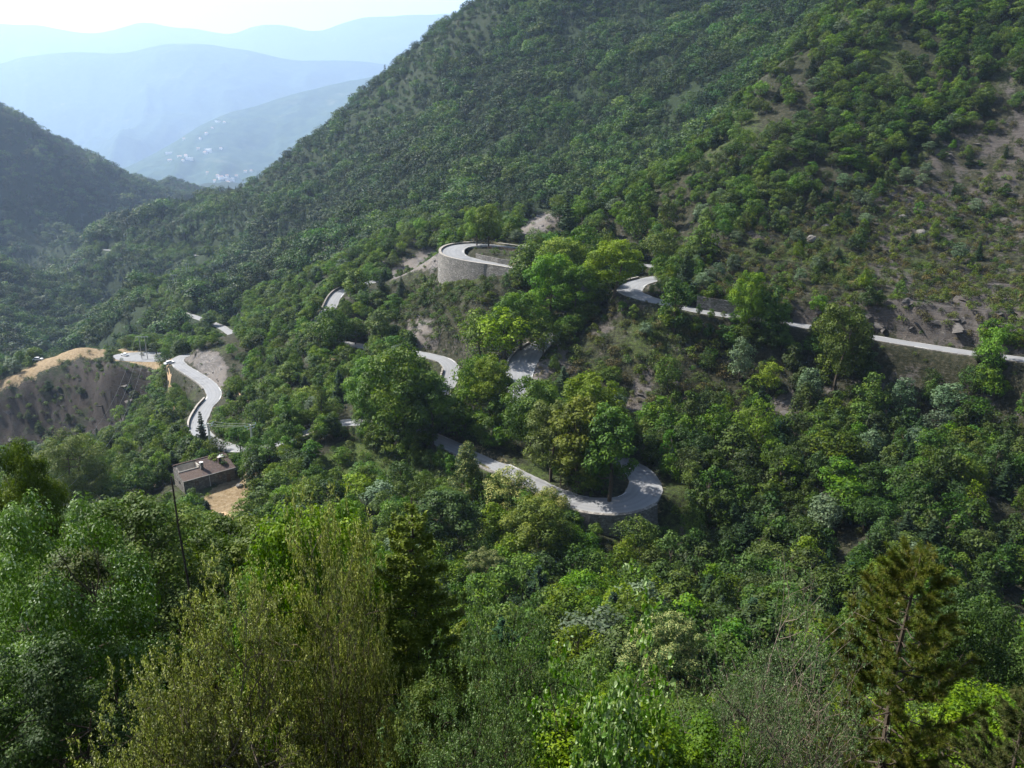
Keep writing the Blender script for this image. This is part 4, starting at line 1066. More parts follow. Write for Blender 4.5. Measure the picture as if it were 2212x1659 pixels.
# ------------------------------------------------------------------ labels for the individual plants
LM = [('the farmhouse', 440, 1020), ('the near power pole', 457, 945), ('the two poplars', 660, 890), ('the knoll parking place', 320, 770), ('the knoll top', 180, 750), ('the dark knoll face', 120, 880),
      ('the S bend road', 440, 840), ('the far road strip', 480, 710), ('the lower road corner', 700, 735), ('the lower road bend', 975, 800), ('the upper left bend', 725, 645), ('the grey roadside scar', 890, 570),
      ('the high road loop', 1000, 545), ('the pale scar above the loop', 1180, 475), ('the dark spreading pine', 1222, 490), ('the lone yellow-green tree', 1330, 590), ('the right road bend', 1385, 625),
      ('the dark masonry wall', 1535, 658), ('the pale ragged tree', 1620, 660), ('the largest roadside tree', 1800, 750), ('the slate rock cutting', 2000, 700), ('the bright tree by the frame', 2135, 760),
      ('the shaded road', 1125, 800), ('the hairpin island trees', 1240, 920), ('the shaded lay-by', 1420, 985), ('the hairpin bend', 1390, 1060), ('the hairpin wall', 1290, 1120), ('the cone-shaped flowering tree', 1012, 1020),
      ('the grass bank', 850, 1010), ('the large leafy tree', 870, 860), ('the grey scree patch', 1690, 890), ('the silvery bush', 1745, 840), ('the bright pointed tree', 1635, 930),
      ('the foreground dome tree', 1430, 1420), ('the foreground spruce', 885, 1200), ('the foreground box bush', 600, 1350), ('the foreground pine', 1960, 1350), ('the thorny bush', 1680, 1450), ('the dead pole trunk', 388, 1150),
      ('the lime sapling', 1240, 1420), ('the upper right corner', 2150, 60), ('the right scree slope', 2080, 420), ('the rocky crest', 850, 190), ('the top edge', 1500, 40), ('the top edge right of centre', 1800, 60),
      ('the middle of the mountain wood', 1250, 250), ('the shaded fold', 1560, 260), ('the wood above the loop', 1050, 400), ('the lower right corner', 2150, 1300), ('the lower right slope', 1950, 1020), ('the lower left corner', 80, 1550), ('the left edge', 40, 1150)]
LMU = np.array([[a, b] for _, a, b in LM], float)
KN = {'broad_fresh': ('broadleaf_tree', 'fresh green', 'leafy tree'), 'near_fresh': ('broadleaf_tree', 'light green', 'foreground tree'), 'broad': ('broadleaf_tree', 'green', 'leafy tree'), 'broad_bright': ('broadleaf_tree', 'yellow-green', 'leafy tree'), 'broad_dark': ('broadleaf_tree', 'dark green', 'leafy tree'), 'tall': ('broadleaf_tree', 'green', 'upright tree'),
      'bushy': ('broadleaf_tree', 'green', 'bushy tree'), 'bushy_dark': ('broadleaf_tree', 'dark green', 'bushy tree'), 'silver_tree': ('silver_tree', 'silvery', 'tree'), 'olive_tree': ('broadleaf_tree', 'olive', 'tree'), 'conifer': ('pine_tree', 'dark', 'conifer'),
      'near_green': ('broadleaf_tree', 'fresh green', 'foreground tree'), 'near_bright': ('broadleaf_tree', 'bright green', 'foreground tree'), 'near_dark': ('broadleaf_tree', 'dark green', 'foreground tree'), 'near_silver': ('silver_tree', 'silver-leaved', 'foreground tree'), 'near_olive': ('broadleaf_tree', 'olive-green', 'foreground tree'), 'near_conifer': ('spruce_tree', 'green', 'young spruce'),
      'shrub_olive': ('shrub', 'olive', 'shrub'), 'shrub_brown': ('shrub', 'brownish', 'shrub'), 'shrub_green': ('shrub', 'green', 'shrub'), 'shrub_dark': ('shrub', 'dark green', 'shrub'), 'shrub_silver': ('shrub', 'silvery', 'shrub'),
      'far_round': ('broadleaf_tree', 'hazy green', 'tree')}
DIRS = ['right of', 'upper right of', 'above', 'upper left of', 'left of', 'lower left of', 'below', 'lower right of']
REG = {'the dark knoll face', 'the right scree slope', 'the rocky crest', 'the middle of the mountain wood', 'the shaded fold', 'the wood above the loop', 'the lower right slope', 'the grass bank', 'the slate rock cutting'}
EDG = {'the upper right corner', 'the top edge', 'the top edge right of centre', 'the lower right corner', 'the lower left corner', 'the left edge'}
def whereis(u, v):
    q = np.hypot(LMU[:, 0]-u, LMU[:, 1]-v); i = int(np.argmin(q)); k = int(round(math.atan2(LMU[i, 1]-v, u-LMU[i, 0])/(math.pi/4))) % 8; nm = LM[i][0]
    if nm in EDG: return f"near {nm}"
    if nm in REG: return f"in the middle of {nm}" if q[i] < 40 else f"on the {DIRS[k].replace(' of', '').replace('above', 'upper').replace('below', 'lower')} part of {nm}"
    return f"{'just ' if q[i] < 45 else '' if q[i] < 110 else 'well '}{DIRS[k]} {nm}"
def describe(t):
    u, v, d = project(np.array([t['p'][0], t['p'][1], t['p'][2]+t['H']*.5]))
    q = np.hypot(LMU[:, 0]-u, LMU[:, 1]-v); i = int(np.argmin(q)); du, dv = u-LMU[i, 0], LMU[i, 1]-v
    k = int(round(math.atan2(dv, du)/(math.pi/4))) % 8; near = 'just ' if q[i] < 45 else '' if q[i] < 110 else 'well '
    s = t['H']; size = ('small ' if s < 4.6 else 'tall ' if s > 7.6 else '') if not t['key'].startswith('shrub') else ('small ' if t['W'] < 2 else 'wide ' if t['W'] > 2.9 else '')
    n_ = KN.get(t['key'], ('broadleaf_tree', 'green', 'tree'))
    s_ = f"{size}{n_[1]} {n_[2]} {whereis(u, v)}"
    if len(s_.split()) > 13: s_ = s_[len(size):]
    return s_, u, v
ORD = ['leftmost', 'second from left', 'third from left', 'fourth from left', 'fifth from left', 'sixth from left', 'seventh from left', 'eighth from left', 'ninth from left', 'tenth from left', 'eleventh from left', 'twelfth from left',
       'thirteenth from left', 'fourteenth from left', 'fifteenth from left', 'sixteenth from left', 'seventeenth from left', 'eighteenth from left', 'nineteenth from left', 'twentieth from left']
def choose(lst, n, pred):
    out = []
    for i, t in enumerate(lst):
        if t.get('hand') or not pred(t): continue
        u, v, d = project(np.array([t['p'][0], t['p'][1], t['p'][2]+t['H']*.6]))
        if not (5 < u < 2207 and 5 < v < 1650): continue
        out.append((-(t['H']*t['W'])**.5/d, i))
    out.sort(); return [i for _, i in out[:n]]
def individuals(lst, idx, group):
    ds = {}
    for i in idx:
        s, u, v = describe(lst[i]); ds.setdefault(s, []).append((u, i))
    for s, L_ in ds.items():
        L_.sort()
        for k, (u, i) in enumerate(L_):
            lst[i]['label'] = s if len(L_) == 1 else f"{s}, {ORD[k] if k < 20 else 'number %d from left' % (k+1)}"
            n_ = KN.get(lst[i]['key'], ('broadleaf_tree', '', '')); lst[i]['name'] = n_[0]; lst[i]['cat'] = 'shrub' if n_[0] == 'shrub' else 'tree'; lst[i]['group'] = group; lst[i]['ind'] = True
isb = lambda t: not t['key'] in ('conifer', 'near_conifer', 'silver_tree', 'near_silver')
individuals(TREES, choose(TREES, 232, isb), 'broadleaf trees on the slopes')
individuals(TREES, choose(TREES, 70, lambda t: t['key'] in ('conifer', 'near_conifer')), 'conifers among the broadleaf trees')
individuals(TREES, choose(TREES, 60, lambda t: t['key'] in ('silver_tree', 'near_silver')), 'silvery trees among the green ones')
individuals(SHR, choose(SHR, 300, lambda t: True), 'shrubs on the open slopes')
rest = []
for t in TREES+SHR:
    if t.get('hand') or t.get('ind'):
        kw_ = dict(var=t['var']) if t.get('var') is not None else {}
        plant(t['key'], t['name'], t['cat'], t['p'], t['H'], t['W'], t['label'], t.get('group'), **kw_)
    else: rest.append(t)
rest_t = [t for t in rest if not t['key'].startswith('shrub')]; rest_s = [t for t in rest if t['key'].startswith('shrub')]

# ------------------------------------------------------------------ the masses beyond counting
def stuff(name, label, entries, joined=True):
    keys = sorted({t['key'] for t in entries}); slots = []; coll = bpy.data.collections.new(name+'_kinds')
    for k in keys:
        for q, s in enumerate(SRC[k]):
            o = bpy.data.objects.new('src_%03d' % len(slots), s[4]); coll.objects.link(o); slots.append((k, q))
    where = {k: [i for i, s in enumerate(slots) if s[0] == k] for k in keys}
    n = len(entries); co_ = np.array([t['p'] for t in entries], np.float32); idx = np.zeros(n, np.int32); rot = np.zeros((n, 3), np.float32); scl = np.ones((n, 3), np.float32)
    for i, t in enumerate(entries):
        j = where[t['key']][int(RIG.integers(len(where[t['key']])))]; idx[i] = j; s = SRC[slots[j][0]][slots[j][1]]
        rot[i] = (RIG.normal()*.05, RIG.normal()*.05, RIG.random()*6.28); scl[i] = (t['W']/s[3], t['W']/s[3]*(.85+.3*RIG.random()), t['H']/s[2])
    me = bpy.data.meshes.new(name); me.vertices.add(n); me.vertices.foreach_set('co', co_.ravel())
    for nm, ty, ar, f in (('idx', 'INT', idx, 'value'), ('rot', 'FLOAT_VECTOR', rot, 'vector'), ('scl', 'FLOAT_VECTOR', scl, 'vector')):
        at = me.attributes.new(nm, ty, 'POINT'); at.data.foreach_set(f, ar.ravel())
    me.update(); o = obj(name, me); tag(o, label, kind='stuff')
    ng = bpy.data.node_groups.new(name, 'GeometryNodeTree')
    ng.interface.new_socket('Geometry', in_out='INPUT', socket_type='NodeSocketGeometry'); ng.interface.new_socket('Geometry', in_out='OUTPUT', socket_type='NodeSocketGeometry')
    gi = ng.nodes.new('NodeGroupInput'); go = ng.nodes.new('NodeGroupOutput'); ip = ng.nodes.new('GeometryNodeInstanceOnPoints'); ci = ng.nodes.new('GeometryNodeCollectionInfo')
    ci.inputs['Collection'].default_value = coll; ci.inputs['Separate Children'].default_value = True; ci.inputs['Reset Children'].default_value = True
    def na(nm, ty): a = ng.nodes.new('GeometryNodeInputNamedAttribute'); a.data_type = ty; a.inputs['Name'].default_value = nm; return a.outputs['Attribute']
    l = ng.links; l.new(gi.outputs[0], ip.inputs['Points']); l.new(ci.outputs[0], ip.inputs['Instance']); ip.inputs['Pick Instance'].default_value = True
    l.new(na('idx', 'INT'), ip.inputs['Instance Index'])
    er = ng.nodes.new('FunctionNodeEulerToRotation'); l.new(na('rot', 'FLOAT_VECTOR'), er.inputs[0]); l.new(er.outputs[0], ip.inputs['Rotation'])
    l.new(na('scl', 'FLOAT_VECTOR'), ip.inputs['Scale']); l.new(ip.outputs[0], go.inputs[0])
    md = o.modifiers.new('woods', 'NODES'); md.node_group = ng; return o
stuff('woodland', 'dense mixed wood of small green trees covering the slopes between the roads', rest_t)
stuff('scrub', 'low olive and green scrub covering the open slopes around the roads', rest_s)
stuff('mountain_forest', 'distant hazy forest covering the mountain sides and the far valley', FAR)
print('plants placed', flush=True)
# ------------------------------------------------------------------ foreground plants close to the viewpoint
def bush(seed, H, Wd, stems, leaf, per, mat, bark, lv=4, kids=(5, 5, 4, 4), twig=.34, rad=.05, spread=.9, up=.12, aspect=.6, fold=False, bare=.05, hot=.0, bunch=.5, low=.12, jit=.35):
    rng = np.random.default_rng(seed); tr = Acc(); sites = []; dirs = []; cl = []
    def br(p, d, L_, r, k):
        n = 4 if k < lv-1 else 3; pts = [p]; dd = d.copy()
        for i in range(n-1):
            dd = dd+rng.normal(size=3)*.16+np.array([0, 0, up*.10]); dd /= np.linalg.norm(dd); pts.append(pts[-1]+dd*L_/(n-1))
        pts = np.array(pts); tr.tube(pts, np.linspace(r, r*.5 if k < lv-1 else r*.35, n), 5 if k < 2 else 3, tint=rng.random())
        if k == lv-1:
            if rng.random() < bare: return
            m_ = max(2, int(per*(.5+rng.random()))); t = rng.random(m_)**.7; q = np.stack([np.interp(t, np.linspace(0, 1, n), pts[:, a]) for a in range(3)], 1)
            sites.append(q+rng.normal(size=(m_, 3))*leaf*bunch); dirs.append(np.tile(dd, (m_, 1))); cl.append(np.full(m_, rng.random())); return
        for i in range(kids[k]):
            t = .25+.75*(i+rng.random())/kids[k]; q = np.array([np.interp(t, np.linspace(0, 1, n), pts[:, a]) for a in range(3)])
            side = rng.normal(size=3); side -= side.dot(dd)*dd; side /= np.linalg.norm(side)+1e-9
            nd = dd*(1-spread*.5)+side*spread+np.array([0, 0, up*.35]); nd /= np.linalg.norm(nd)
            br(q, nd, max(twig, L_*(.62-.12*t)*(.8+.4*rng.random())) if k < lv-2 else twig*(.7+.6*rng.random()), r*(.55-.15*t), k+1)
    for s in range(stems):
        a = rng.random()*6.28; tilt = (Wd/2/H)*(.25+.85*rng.random()) if stems > 1 else .05
        d = np.array([math.cos(a)*tilt, math.sin(a)*tilt, 1.0]); d /= np.linalg.norm(d)
        br(np.array([math.cos(a)*.15*stems*.3, math.sin(a)*.15*stems*.3, -.4]), d, H*(.62+.2*rng.random()), rad*(.8+.5*rng.random()), 0)
    C_ = np.concatenate(sites); D_ = np.concatenate(dirs); cc = np.concatenate(cl)
    zmax = np.percentile(C_[:, 2], 99.3); rmax = np.percentile(np.hypot(C_[:, 0], C_[:, 1]), 98)
    nn = rng.normal(size=C_.shape)*.75; nn[:, 2] += .8; nn += D_*.2
    k = len(C_); V, F = quads_at(C_, nn, leaf*(.6+.75*rng.random(k)), rng, aspect, fold); nf = len(F)//k
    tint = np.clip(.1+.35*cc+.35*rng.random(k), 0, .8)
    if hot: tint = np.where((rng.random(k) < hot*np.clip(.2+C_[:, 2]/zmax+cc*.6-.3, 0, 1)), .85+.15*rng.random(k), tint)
    ac = Acc(); ac.add(V, F, tint=np.repeat(tint, nf) if fold else tint)
    return ac.mesh('foliage', [M[mat]]), tr.mesh('branches', [M[bark]]), zmax, 2*rmax, k
def at_top(u, v, Y):
    p = P(u, v, Y); g = float(ground(p[0], p[1])); return np.array([p[0], p[1], g]), p[2]-g, project(p)[2]
def hero(mesh, name, cat, u, v, Y, wpx, label, parts=('foliage', 'branches'), rz=0, group=None):
    base, H, d = at_top(u, v, Y); Wd = wpx/FPX*d
    t = empty(name, base, label, cat, group, rz, (Wd/mesh[3], Wd/mesh[3], H/mesh[2]))
    link(bpy.data.objects.new(parts[1], mesh[1]), t); link(bpy.data.objects.new(parts[0], mesh[0]), t)
    print('hero', name, 'H %.1f W %.1f' % (H, Wd), flush=True); return t
M['branch_pale'] = simple('branch_pale', (.15,.12,.09), .85, .2, 20, .5)
def dense(seed, H, Wd, mat, leaf, nl=110, per=520, lobe=.13, base=.3, bark='bark', **k):
    cr, lob = blob_crown(seed, H, Wd, base, nl, per, leaf, lobe=lobe, shell=.25, upn=.7, **k); tr = trunk_acc(seed, lob, H, .09, base, 3)
    return cr.mesh('crown', [M[mat]]), tr.mesh('trunk', [M[bark]]), H, Wd
CT = ('crown', 'trunk')
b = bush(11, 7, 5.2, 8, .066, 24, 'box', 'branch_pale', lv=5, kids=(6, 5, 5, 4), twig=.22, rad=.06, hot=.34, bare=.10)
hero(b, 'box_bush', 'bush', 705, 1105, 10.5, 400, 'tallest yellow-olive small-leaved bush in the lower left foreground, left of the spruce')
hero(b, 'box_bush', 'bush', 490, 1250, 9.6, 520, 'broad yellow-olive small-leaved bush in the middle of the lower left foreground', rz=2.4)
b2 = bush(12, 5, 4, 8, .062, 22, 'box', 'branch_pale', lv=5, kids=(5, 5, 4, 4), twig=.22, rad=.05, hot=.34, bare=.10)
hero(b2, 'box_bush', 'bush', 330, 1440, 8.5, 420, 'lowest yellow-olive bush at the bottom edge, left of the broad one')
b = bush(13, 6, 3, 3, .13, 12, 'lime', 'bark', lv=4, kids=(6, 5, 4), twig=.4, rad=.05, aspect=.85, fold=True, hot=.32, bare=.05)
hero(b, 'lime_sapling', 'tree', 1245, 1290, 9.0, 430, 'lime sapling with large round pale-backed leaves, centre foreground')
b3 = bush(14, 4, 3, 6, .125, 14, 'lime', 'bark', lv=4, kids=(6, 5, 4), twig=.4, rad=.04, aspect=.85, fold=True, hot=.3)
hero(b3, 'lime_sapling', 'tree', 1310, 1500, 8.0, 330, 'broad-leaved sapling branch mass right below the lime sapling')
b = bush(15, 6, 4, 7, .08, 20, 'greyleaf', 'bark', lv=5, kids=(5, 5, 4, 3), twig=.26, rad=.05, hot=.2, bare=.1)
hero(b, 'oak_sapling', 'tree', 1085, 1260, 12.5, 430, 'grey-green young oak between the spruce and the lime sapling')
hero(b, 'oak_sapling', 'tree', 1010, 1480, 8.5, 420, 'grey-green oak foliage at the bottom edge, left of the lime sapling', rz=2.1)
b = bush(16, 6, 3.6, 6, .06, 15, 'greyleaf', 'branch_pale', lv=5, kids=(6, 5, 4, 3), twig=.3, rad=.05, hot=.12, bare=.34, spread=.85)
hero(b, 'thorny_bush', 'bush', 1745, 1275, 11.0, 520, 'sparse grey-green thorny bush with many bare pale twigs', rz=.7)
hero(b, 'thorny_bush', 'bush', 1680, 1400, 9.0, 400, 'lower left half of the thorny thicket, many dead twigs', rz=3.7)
wb = dense(17, 6, 4.4, 'whitebeam', .07, mat_top=.16)
hero(wb, 'whitebeam_tree', 'tree', 95, 1065, 14, 400, 'tree at the left edge with glinting silver-backed leaves', parts=CT)
dg = dense(18, 6, 4.6, 'fresh', .085); dg2 = dense(19, 6, 4.6, 'green', .08); dk_ = dense(20, 6, 4.6, 'dark', .075); do_ = dense(23, 6, 4.6, 'olive', .08, shape='bush')
hero(dg, 'broadleaf_tree', 'tree', 265, 1085, 21, 430, 'fresh green tree between the silver-backed tree and the dead stem', parts=CT)
hero(dg2, 'broadleaf_tree', 'tree', 480, 1128, 25, 400, 'green tree behind the huge box bush, right of the dead stem', parts=CT, rz=2.5)
hero(dg, 'broadleaf_tree', 'tree', 22, 958, 30, 200, 'sunlit green tree cut by the left edge of the view', parts=CT, rz=4.1)
hero(do_, 'broadleaf_tree', 'tree', 150, 1190, 17, 420, 'olive green tree below the silver-backed tree', parts=CT, rz=4.1)
hero(dg2, 'broadleaf_tree', 'tree', 670, 1078, 17, 400, 'leafy shoots rising above the huge box bush, left of the spruce', parts=CT, rz=1.1)
hero(dg2, 'broadleaf_tree', 'tree', 760, 1190, 22, 330, 'green tree between the box bush and the spruce', parts=CT, rz=3.3)
hero(dk_, 'broadleaf_tree', 'tree', 60, 1400, 11, 420, 'dark leafy tree filling the lower left corner', parts=CT, rz=.4)
hero(dg2, 'broadleaf_tree', 'tree', 1320, 1560, 9.0, 520, 'green shrubby tree along the bottom edge under the lime sapling', parts=CT, rz=5.1)
hero(dg, 'broadleaf_tree', 'tree', 1560, 1590, 9.5, 420, 'bright green bush at the bottom edge below the thorny thicket', parts=CT, rz=1.9)
hero(dg2, 'broadleaf_tree', 'tree', 1150, 1480, 15, 380, 'green tree crown behind the lime sapling, near the bottom edge', parts=CT, rz=.9)
hero(do_, 'broadleaf_tree', 'tree', 930, 1460, 14, 300, 'olive green crown right below the foreground spruce', parts=CT, rz=2.9)
hero(dk_, 'broadleaf_tree', 'tree', 1720, 1430, 19, 380, 'dark crown behind the thorny thicket', parts=CT, rz=1.4)
hero(dk_, 'broadleaf_tree', 'tree', 2130, 1290, 30, 330, 'dark crown behind the young pine, at the right edge', parts=CT, rz=3.4)
hero(dg2, 'broadleaf_tree', 'tree', 2150, 1520, 15, 420, 'dark green bushy tree below the young pine, right edge', parts=CT, rz=4.4)
# spruce and pines
sp = conifer(91, 9.5, 4.8, .6, 26, 620, 'spruce', .10, rad=.09, droop=.10, up=.22, curve=.62)
hero(sp, 'spruce_tree', 'tree', 885, 1072, 17, 420, 'yellow-green spruce with a visible trunk, left of centre foreground', parts=('crown', 'trunk'))
def pine(seed, H, Wd, whorls=13, mat='needle_yellow'):
    rng = np.random.default_rng(seed); tr = Acc(); Vs = []; Ts = []; tn = []; n0 = 0
    tr.tube([[0, 0, -.8], [.03, .02, H*.35], [-.04, .05, H*.7], [.05, 0, H]], [.10, .085, .05, .012], 8)
    tips = []
    for w in range(whorls):
        t = (w+.5)/whorls; z = H*(.12+.86*t); L_ = Wd/2*(1.05-t)**.55*(.8+.4*rng.random())
        for b in range(5):
            a = w*1.1+b*1.2566+rng.normal()*.3; l = L_*(.6+.5*rng.random()); s = np.linspace(0, 1, 6)
            rise = .25+.35*t; pts = np.stack([np.cos(a)*s*l, np.sin(a)*s*l, z-.10*l*np.sin(s*3.1)+rise*l*s**2.2], 1)+rng.normal(size=(6, 3))*.012
            tr.tube(pts, np.linspace(.028*(1.2-t), .008, 6), 5)
            for q in range(int(7+10*l)):
                u_ = .3+.7*rng.random(); p = np.array([np.interp(u_, s, pts[:, k]) for k in range(3)]); side = rng.normal(size=3)*.5; side[2] = abs(side[2])*.7+.25
                side += np.array([math.cos(a), math.sin(a), 0])*.8; side /= np.linalg.norm(side); e = p+side*(.14+.2*rng.random())
                tr.tube([p, e], [.009, .006], 3); tips.append((e, side)); tips.append(((p+e)/2, side))
            d = pts[-1]-pts[-2]; tips.append((pts[-1], d/np.linalg.norm(d)))
    tips.append((np.array([.05, 0, H]), np.array([0, 0, 1.])))
    m_ = 70
    E = np.repeat(np.array([t[0] for t in tips]), m_, 0); D = np.repeat(np.array([t[1] for t in tips]), m_, 0); k = len(E)
    nd = rng.normal(size=(k, 3)); nd = nd/np.linalg.norm(nd, axis=1)[:, None]*.85+D*.75; nd /= np.linalg.norm(nd, axis=1)[:, None]
    base = E-D*(rng.random(k)*.09)[:, None]; ln = (.075+.05*rng.random(k))[:, None]; w_ = np.cross(nd, rng.normal(size=(k, 3))); w_ /= np.linalg.norm(w_, axis=1)[:, None]; w_ *= .0055
    V = np.stack([base-w_, base+w_, base+nd*ln], 1).reshape(-1, 3); ac = Acc(); ct_ = np.repeat(rng.random(len(tips)), m_)
    ac.add(V, T=np.arange(k*3).reshape(-1, 3), tint=np.clip(.15+.5*ct_+.3*rng.random(k), 0, 1))
    return ac.mesh('crown', [M[mat]]), tr.mesh('trunk', [M['bark']]), H, Wd
pn = pine(21, 7.5, 4.4, 21)
hero(pn, 'pine_tree', 'tree', 1985, 1195, 12.5, 500, 'young pine with brownish-green needle tufts, right foreground', parts=('crown', 'trunk'))
hero(pn, 'pine_tree', 'tree', 2225, 1500, 9.5, 330, 'pine boughs in the lower right corner', parts=('crown', 'trunk'), rz=2.2)
# dead stem and dead branches
def deadwood(seed, H, r, n, L_):
    rng = np.random.default_rng(seed); st = Acc(); tw = Acc()
    z = np.linspace(-.6, H, 9); pts = np.stack([.03*np.sin(z*1.3)+.02*rng.normal(size=9), .03*np.cos(z*1.7), z], 1); st.tube(pts, np.linspace(r, r*.35, 9), 6)
    for i in range(n):
        t = .25+.72*rng.random(); p = np.array([np.interp(t*H, z, pts[:, k]) for k in range(3)]); a = rng.random()*6.28; l = L_*(1.1-t)*(.5+rng.random())
        q = np.array([math.cos(a), math.sin(a), .5+.5*rng.random()]); e = p+q*l*.6+rng.normal(size=3)*.03; e2_ = e+(q+np.array([0, 0, .3])+rng.normal(size=3)*.3)*l*.5
        tw.tube([p, e, e2_], [r*.3, r*.2, r*.08], 4); tw.tube([e, e+rng.normal(size=3)*l*.35], [r*.15, r*.05], 3)
    st.V += tw.V; st.F += [f+st.n for f in tw.F]; st.T += [f+st.n for f in tw.T]; st.ft += tw.ft; st.tt += tw.tt; st.fm += tw.fm; st.tm += tw.tm
    return None, st.mesh('dead_tree', [M['bark_dark']]), H, L_*1.2
dw = deadwood(5, 9, .045, 9, .6)
base_, H__, d__ = at_top(372, 1028, 15); tag(obj('dead_tree', dw[1], loc=base_, s=(1, 1, H__/9)), 'thin black dead stem standing up before the farmhouse gable', 'dead tree')

# ------------------------------------------------------------------ farmhouse
wallm = M['stone']
m, nt, out = mat_new('roof_tiles'); L = nt.links; tc = nt.nodes.new('ShaderNodeTexCoord'); at = N(nt, 'ShaderNodeAttribute', attribute_name='tint')
nz = noise(nt, 1.4, 5, tc.outputs['Object']); c = mix(nt, nz, ramp(nt, at.outputs['Fac'], [(0, (.045,.027,.022)), (1, (.09,.056,.045))]), ramp(nt, at.outputs['Fac'], [(0, (.06,.038,.031)), (1, (.12,.08,.064))]))
pb = nt.nodes.new('ShaderNodeBsdfPrincipled'); pb.inputs['Roughness'].default_value = .8; L.new(c, pb.inputs['Base Color']); L.new(pb.outputs[0], out.inputs[0]); M['tiles'] = m
M['tiles2'] = simple('roof_tiles_pale', (.13,.095,.078), .8, .2, 3, .3)
M['terra'] = simple('terrace_floor', (.60,.27,.13), .8, .2, 4, .3)
M['white'] = simple('white_paint', (.75,.75,.73), .6, .4, 5, .08); M['plaster'] = simple('lime_plaster', (.45,.42,.37), .9, .2, 3, .25)
M['glass'] = simple('window_glass', (.03,.04,.05), .12, .6); M['wood'] = simple('weathered_wood', (.12,.08,.05), .85, .2, 10, .4); M['metal'] = simple('galvanised_metal', (.35,.36,.36), .45, .5, 12, .2, metal=.6)
M['concrete'] = simple('concrete', (.62,.59,.52), .9, .2, 2, .2); M['insul'] = simple('insulator_glass', (.18,.36,.32), .2, .6); M['rubber'] = simple('tyre_rubber', (.02,.02,.02), .9)
ang = math.atan2(e1[1], e1[0]); zb = HA[2]-3.6
H_ = empty('farmhouse', (HA[0], HA[1], zb), 'small stone farmhouse with brown tiled roof and a sunken roof terrace', 'house', rz=ang)
Lh, Dh = 13.2, 7.0; ze, zr = 3.6, 5.7; sl = (zr-ze)/6.0
A = Acc(); t_ = .5
def wallbox(A, x0, x1, y0, y1, z0, z1): A.box(((x0+x1)/2, (y0+y1)/2, (z0+z1)/2), (x1-x0, y1-y0, z1-z0))
wallbox(A, 0, Lh, 0, t_, -2.2, ze-.05); wallbox(A, 0, Lh, Dh-t_, Dh, -1.5, ze+.9)
for x0 in (0, Lh-t_):
    x1 = x0+t_; top = lambda y: ze-.06+sl*y
    v = [(x0,t_,-2),(x1,t_,-2),(x1,Dh-t_,-2),(x0,Dh-t_,-2),(x0,t_,top(t_)),(x1,t_,top(t_)),(x1,6.0,zr-.1),(x0,6.0,zr-.1),(x1,Dh-t_,zr-.5),(x0,Dh-t_,zr-.5)]
    A.add(v, F=[[0,1,5,4],[2,3,9,8],[4,5,6,7],[7,6,8,9],[0,3,2,1]], T=[[0,4,7],[0,7,9],[0,9,3],[1,6,5],[1,8,6],[1,2,8]])
obj('wall', A.mesh('wall', [wallm]), H_)
def tile_slope(x0, x1, y0, y1, mat, name):
    A = Acc(); rng = np.random.default_rng(int(x0*10+y0)+50); n = int((y1-y0)/.34); cols = int((x1-x0)/.3)
    for i in range(n):
        ya = y0+(y1-y0)*i/n; yb = y0+(y1-y0)*(i+1)/n+.06
        for j in range(cols):
            xa = x0+(x1-x0)*j/cols; xb = x0+(x1-x0)*(j+1)/cols; za = ze+sl*ya+.09; zb_ = ze+sl*yb+.03; k = .025; xm = (xa+xb)/2
            A.add([(xa, ya, za), (xm, ya, za+k), (xm, yb, zb_+k), (xa, yb, zb_), (xb, ya, za), (xb, yb, zb_), (xa, ya, za-.06), (xb, ya, za-.06)], F=[[0, 1, 2, 3], [1, 4, 5, 2], [6, 7, 4, 0]], tint=rng.random())
    A.box(((x0+x1)/2, (y0+y1)/2, ze+sl*(y0+y1)/2-.02), (.01, .01, .01)); return obj(name, A.mesh(name, [mat]), H_)
main = tile_slope(5.2, Lh+.25, -.35, 6.05, M['tiles'], 'roof')
low = tile_slope(-.1, 5.2, -.35, 3.1, M['tiles2'], 'roof'); low['label'] = 'paler pinkish tiles below the terrace'
A = Acc(); # back slope, ridge and underside
A.add([(-.1, 6.05, zr+.12), (Lh+.25, 6.05, zr+.12), (Lh+.25, 7.5, zr-.55), (-.1, 7.5, zr-.55), (-.1, 6.05, zr-.02), (Lh+.25, 6.05, zr-.02), (Lh+.25, 7.5, zr-.69), (-.1, 7.5, zr-.69)], F=[[0,1,2,3],[0,4,5,1],[3,2,6,7],[4,7,6,5],[1,5,6,2],[0,3,7,4]], tint=.4)
A.box((Lh/2, 6.05, zr+.16), (Lh+.4, .26, .12), tint=.9)
obj('ridge', A.mesh('ridge', [M['tiles']]), H_)
T_ = obj('terrace', (lambda A: (wallbox(A, t_, 5.2, 3.1, 5.99, 2.5, 2.6), A.mesh('terrace', [M['terra']]))[1])(Acc()), H_)
A = Acc(); wallbox(A, 5.2, 5.4, 3.1, 6.0, 2.6, zr-.25); wallbox(A, t_, 5.2, 5.85, 5.99, 2.6, zr-.12); wallbox(A, 0, 5.2, 2.95, 3.1, 2.6, ze+sl*3.1+.25); obj('terrace_wall', A.mesh('terrace_wall', [M['plaster']]), H_)
A = Acc(); A.box((1.9, 4.6, 2.95), (.7, .7, .06)); A.box((1.9, 4.95, 3.2), (.7, .06, .5)); A.box((3.2, 4.4, 2.95), (.6, 1.5, .05)); A.box((3.2, 5.2, 3.15), (.6, .06, .45))
for x, y in ((1.6,4.3),(2.2,4.3),(1.6,4.9),(2.2,4.9),(2.95,3.7),(3.45,3.7),(2.95,5.1),(3.45,5.1)): A.box((x, y, 2.77), (.05, .05, .34))
tch = empty('terrace_chairs', tuple(HA), 'x', 'x') if False else None
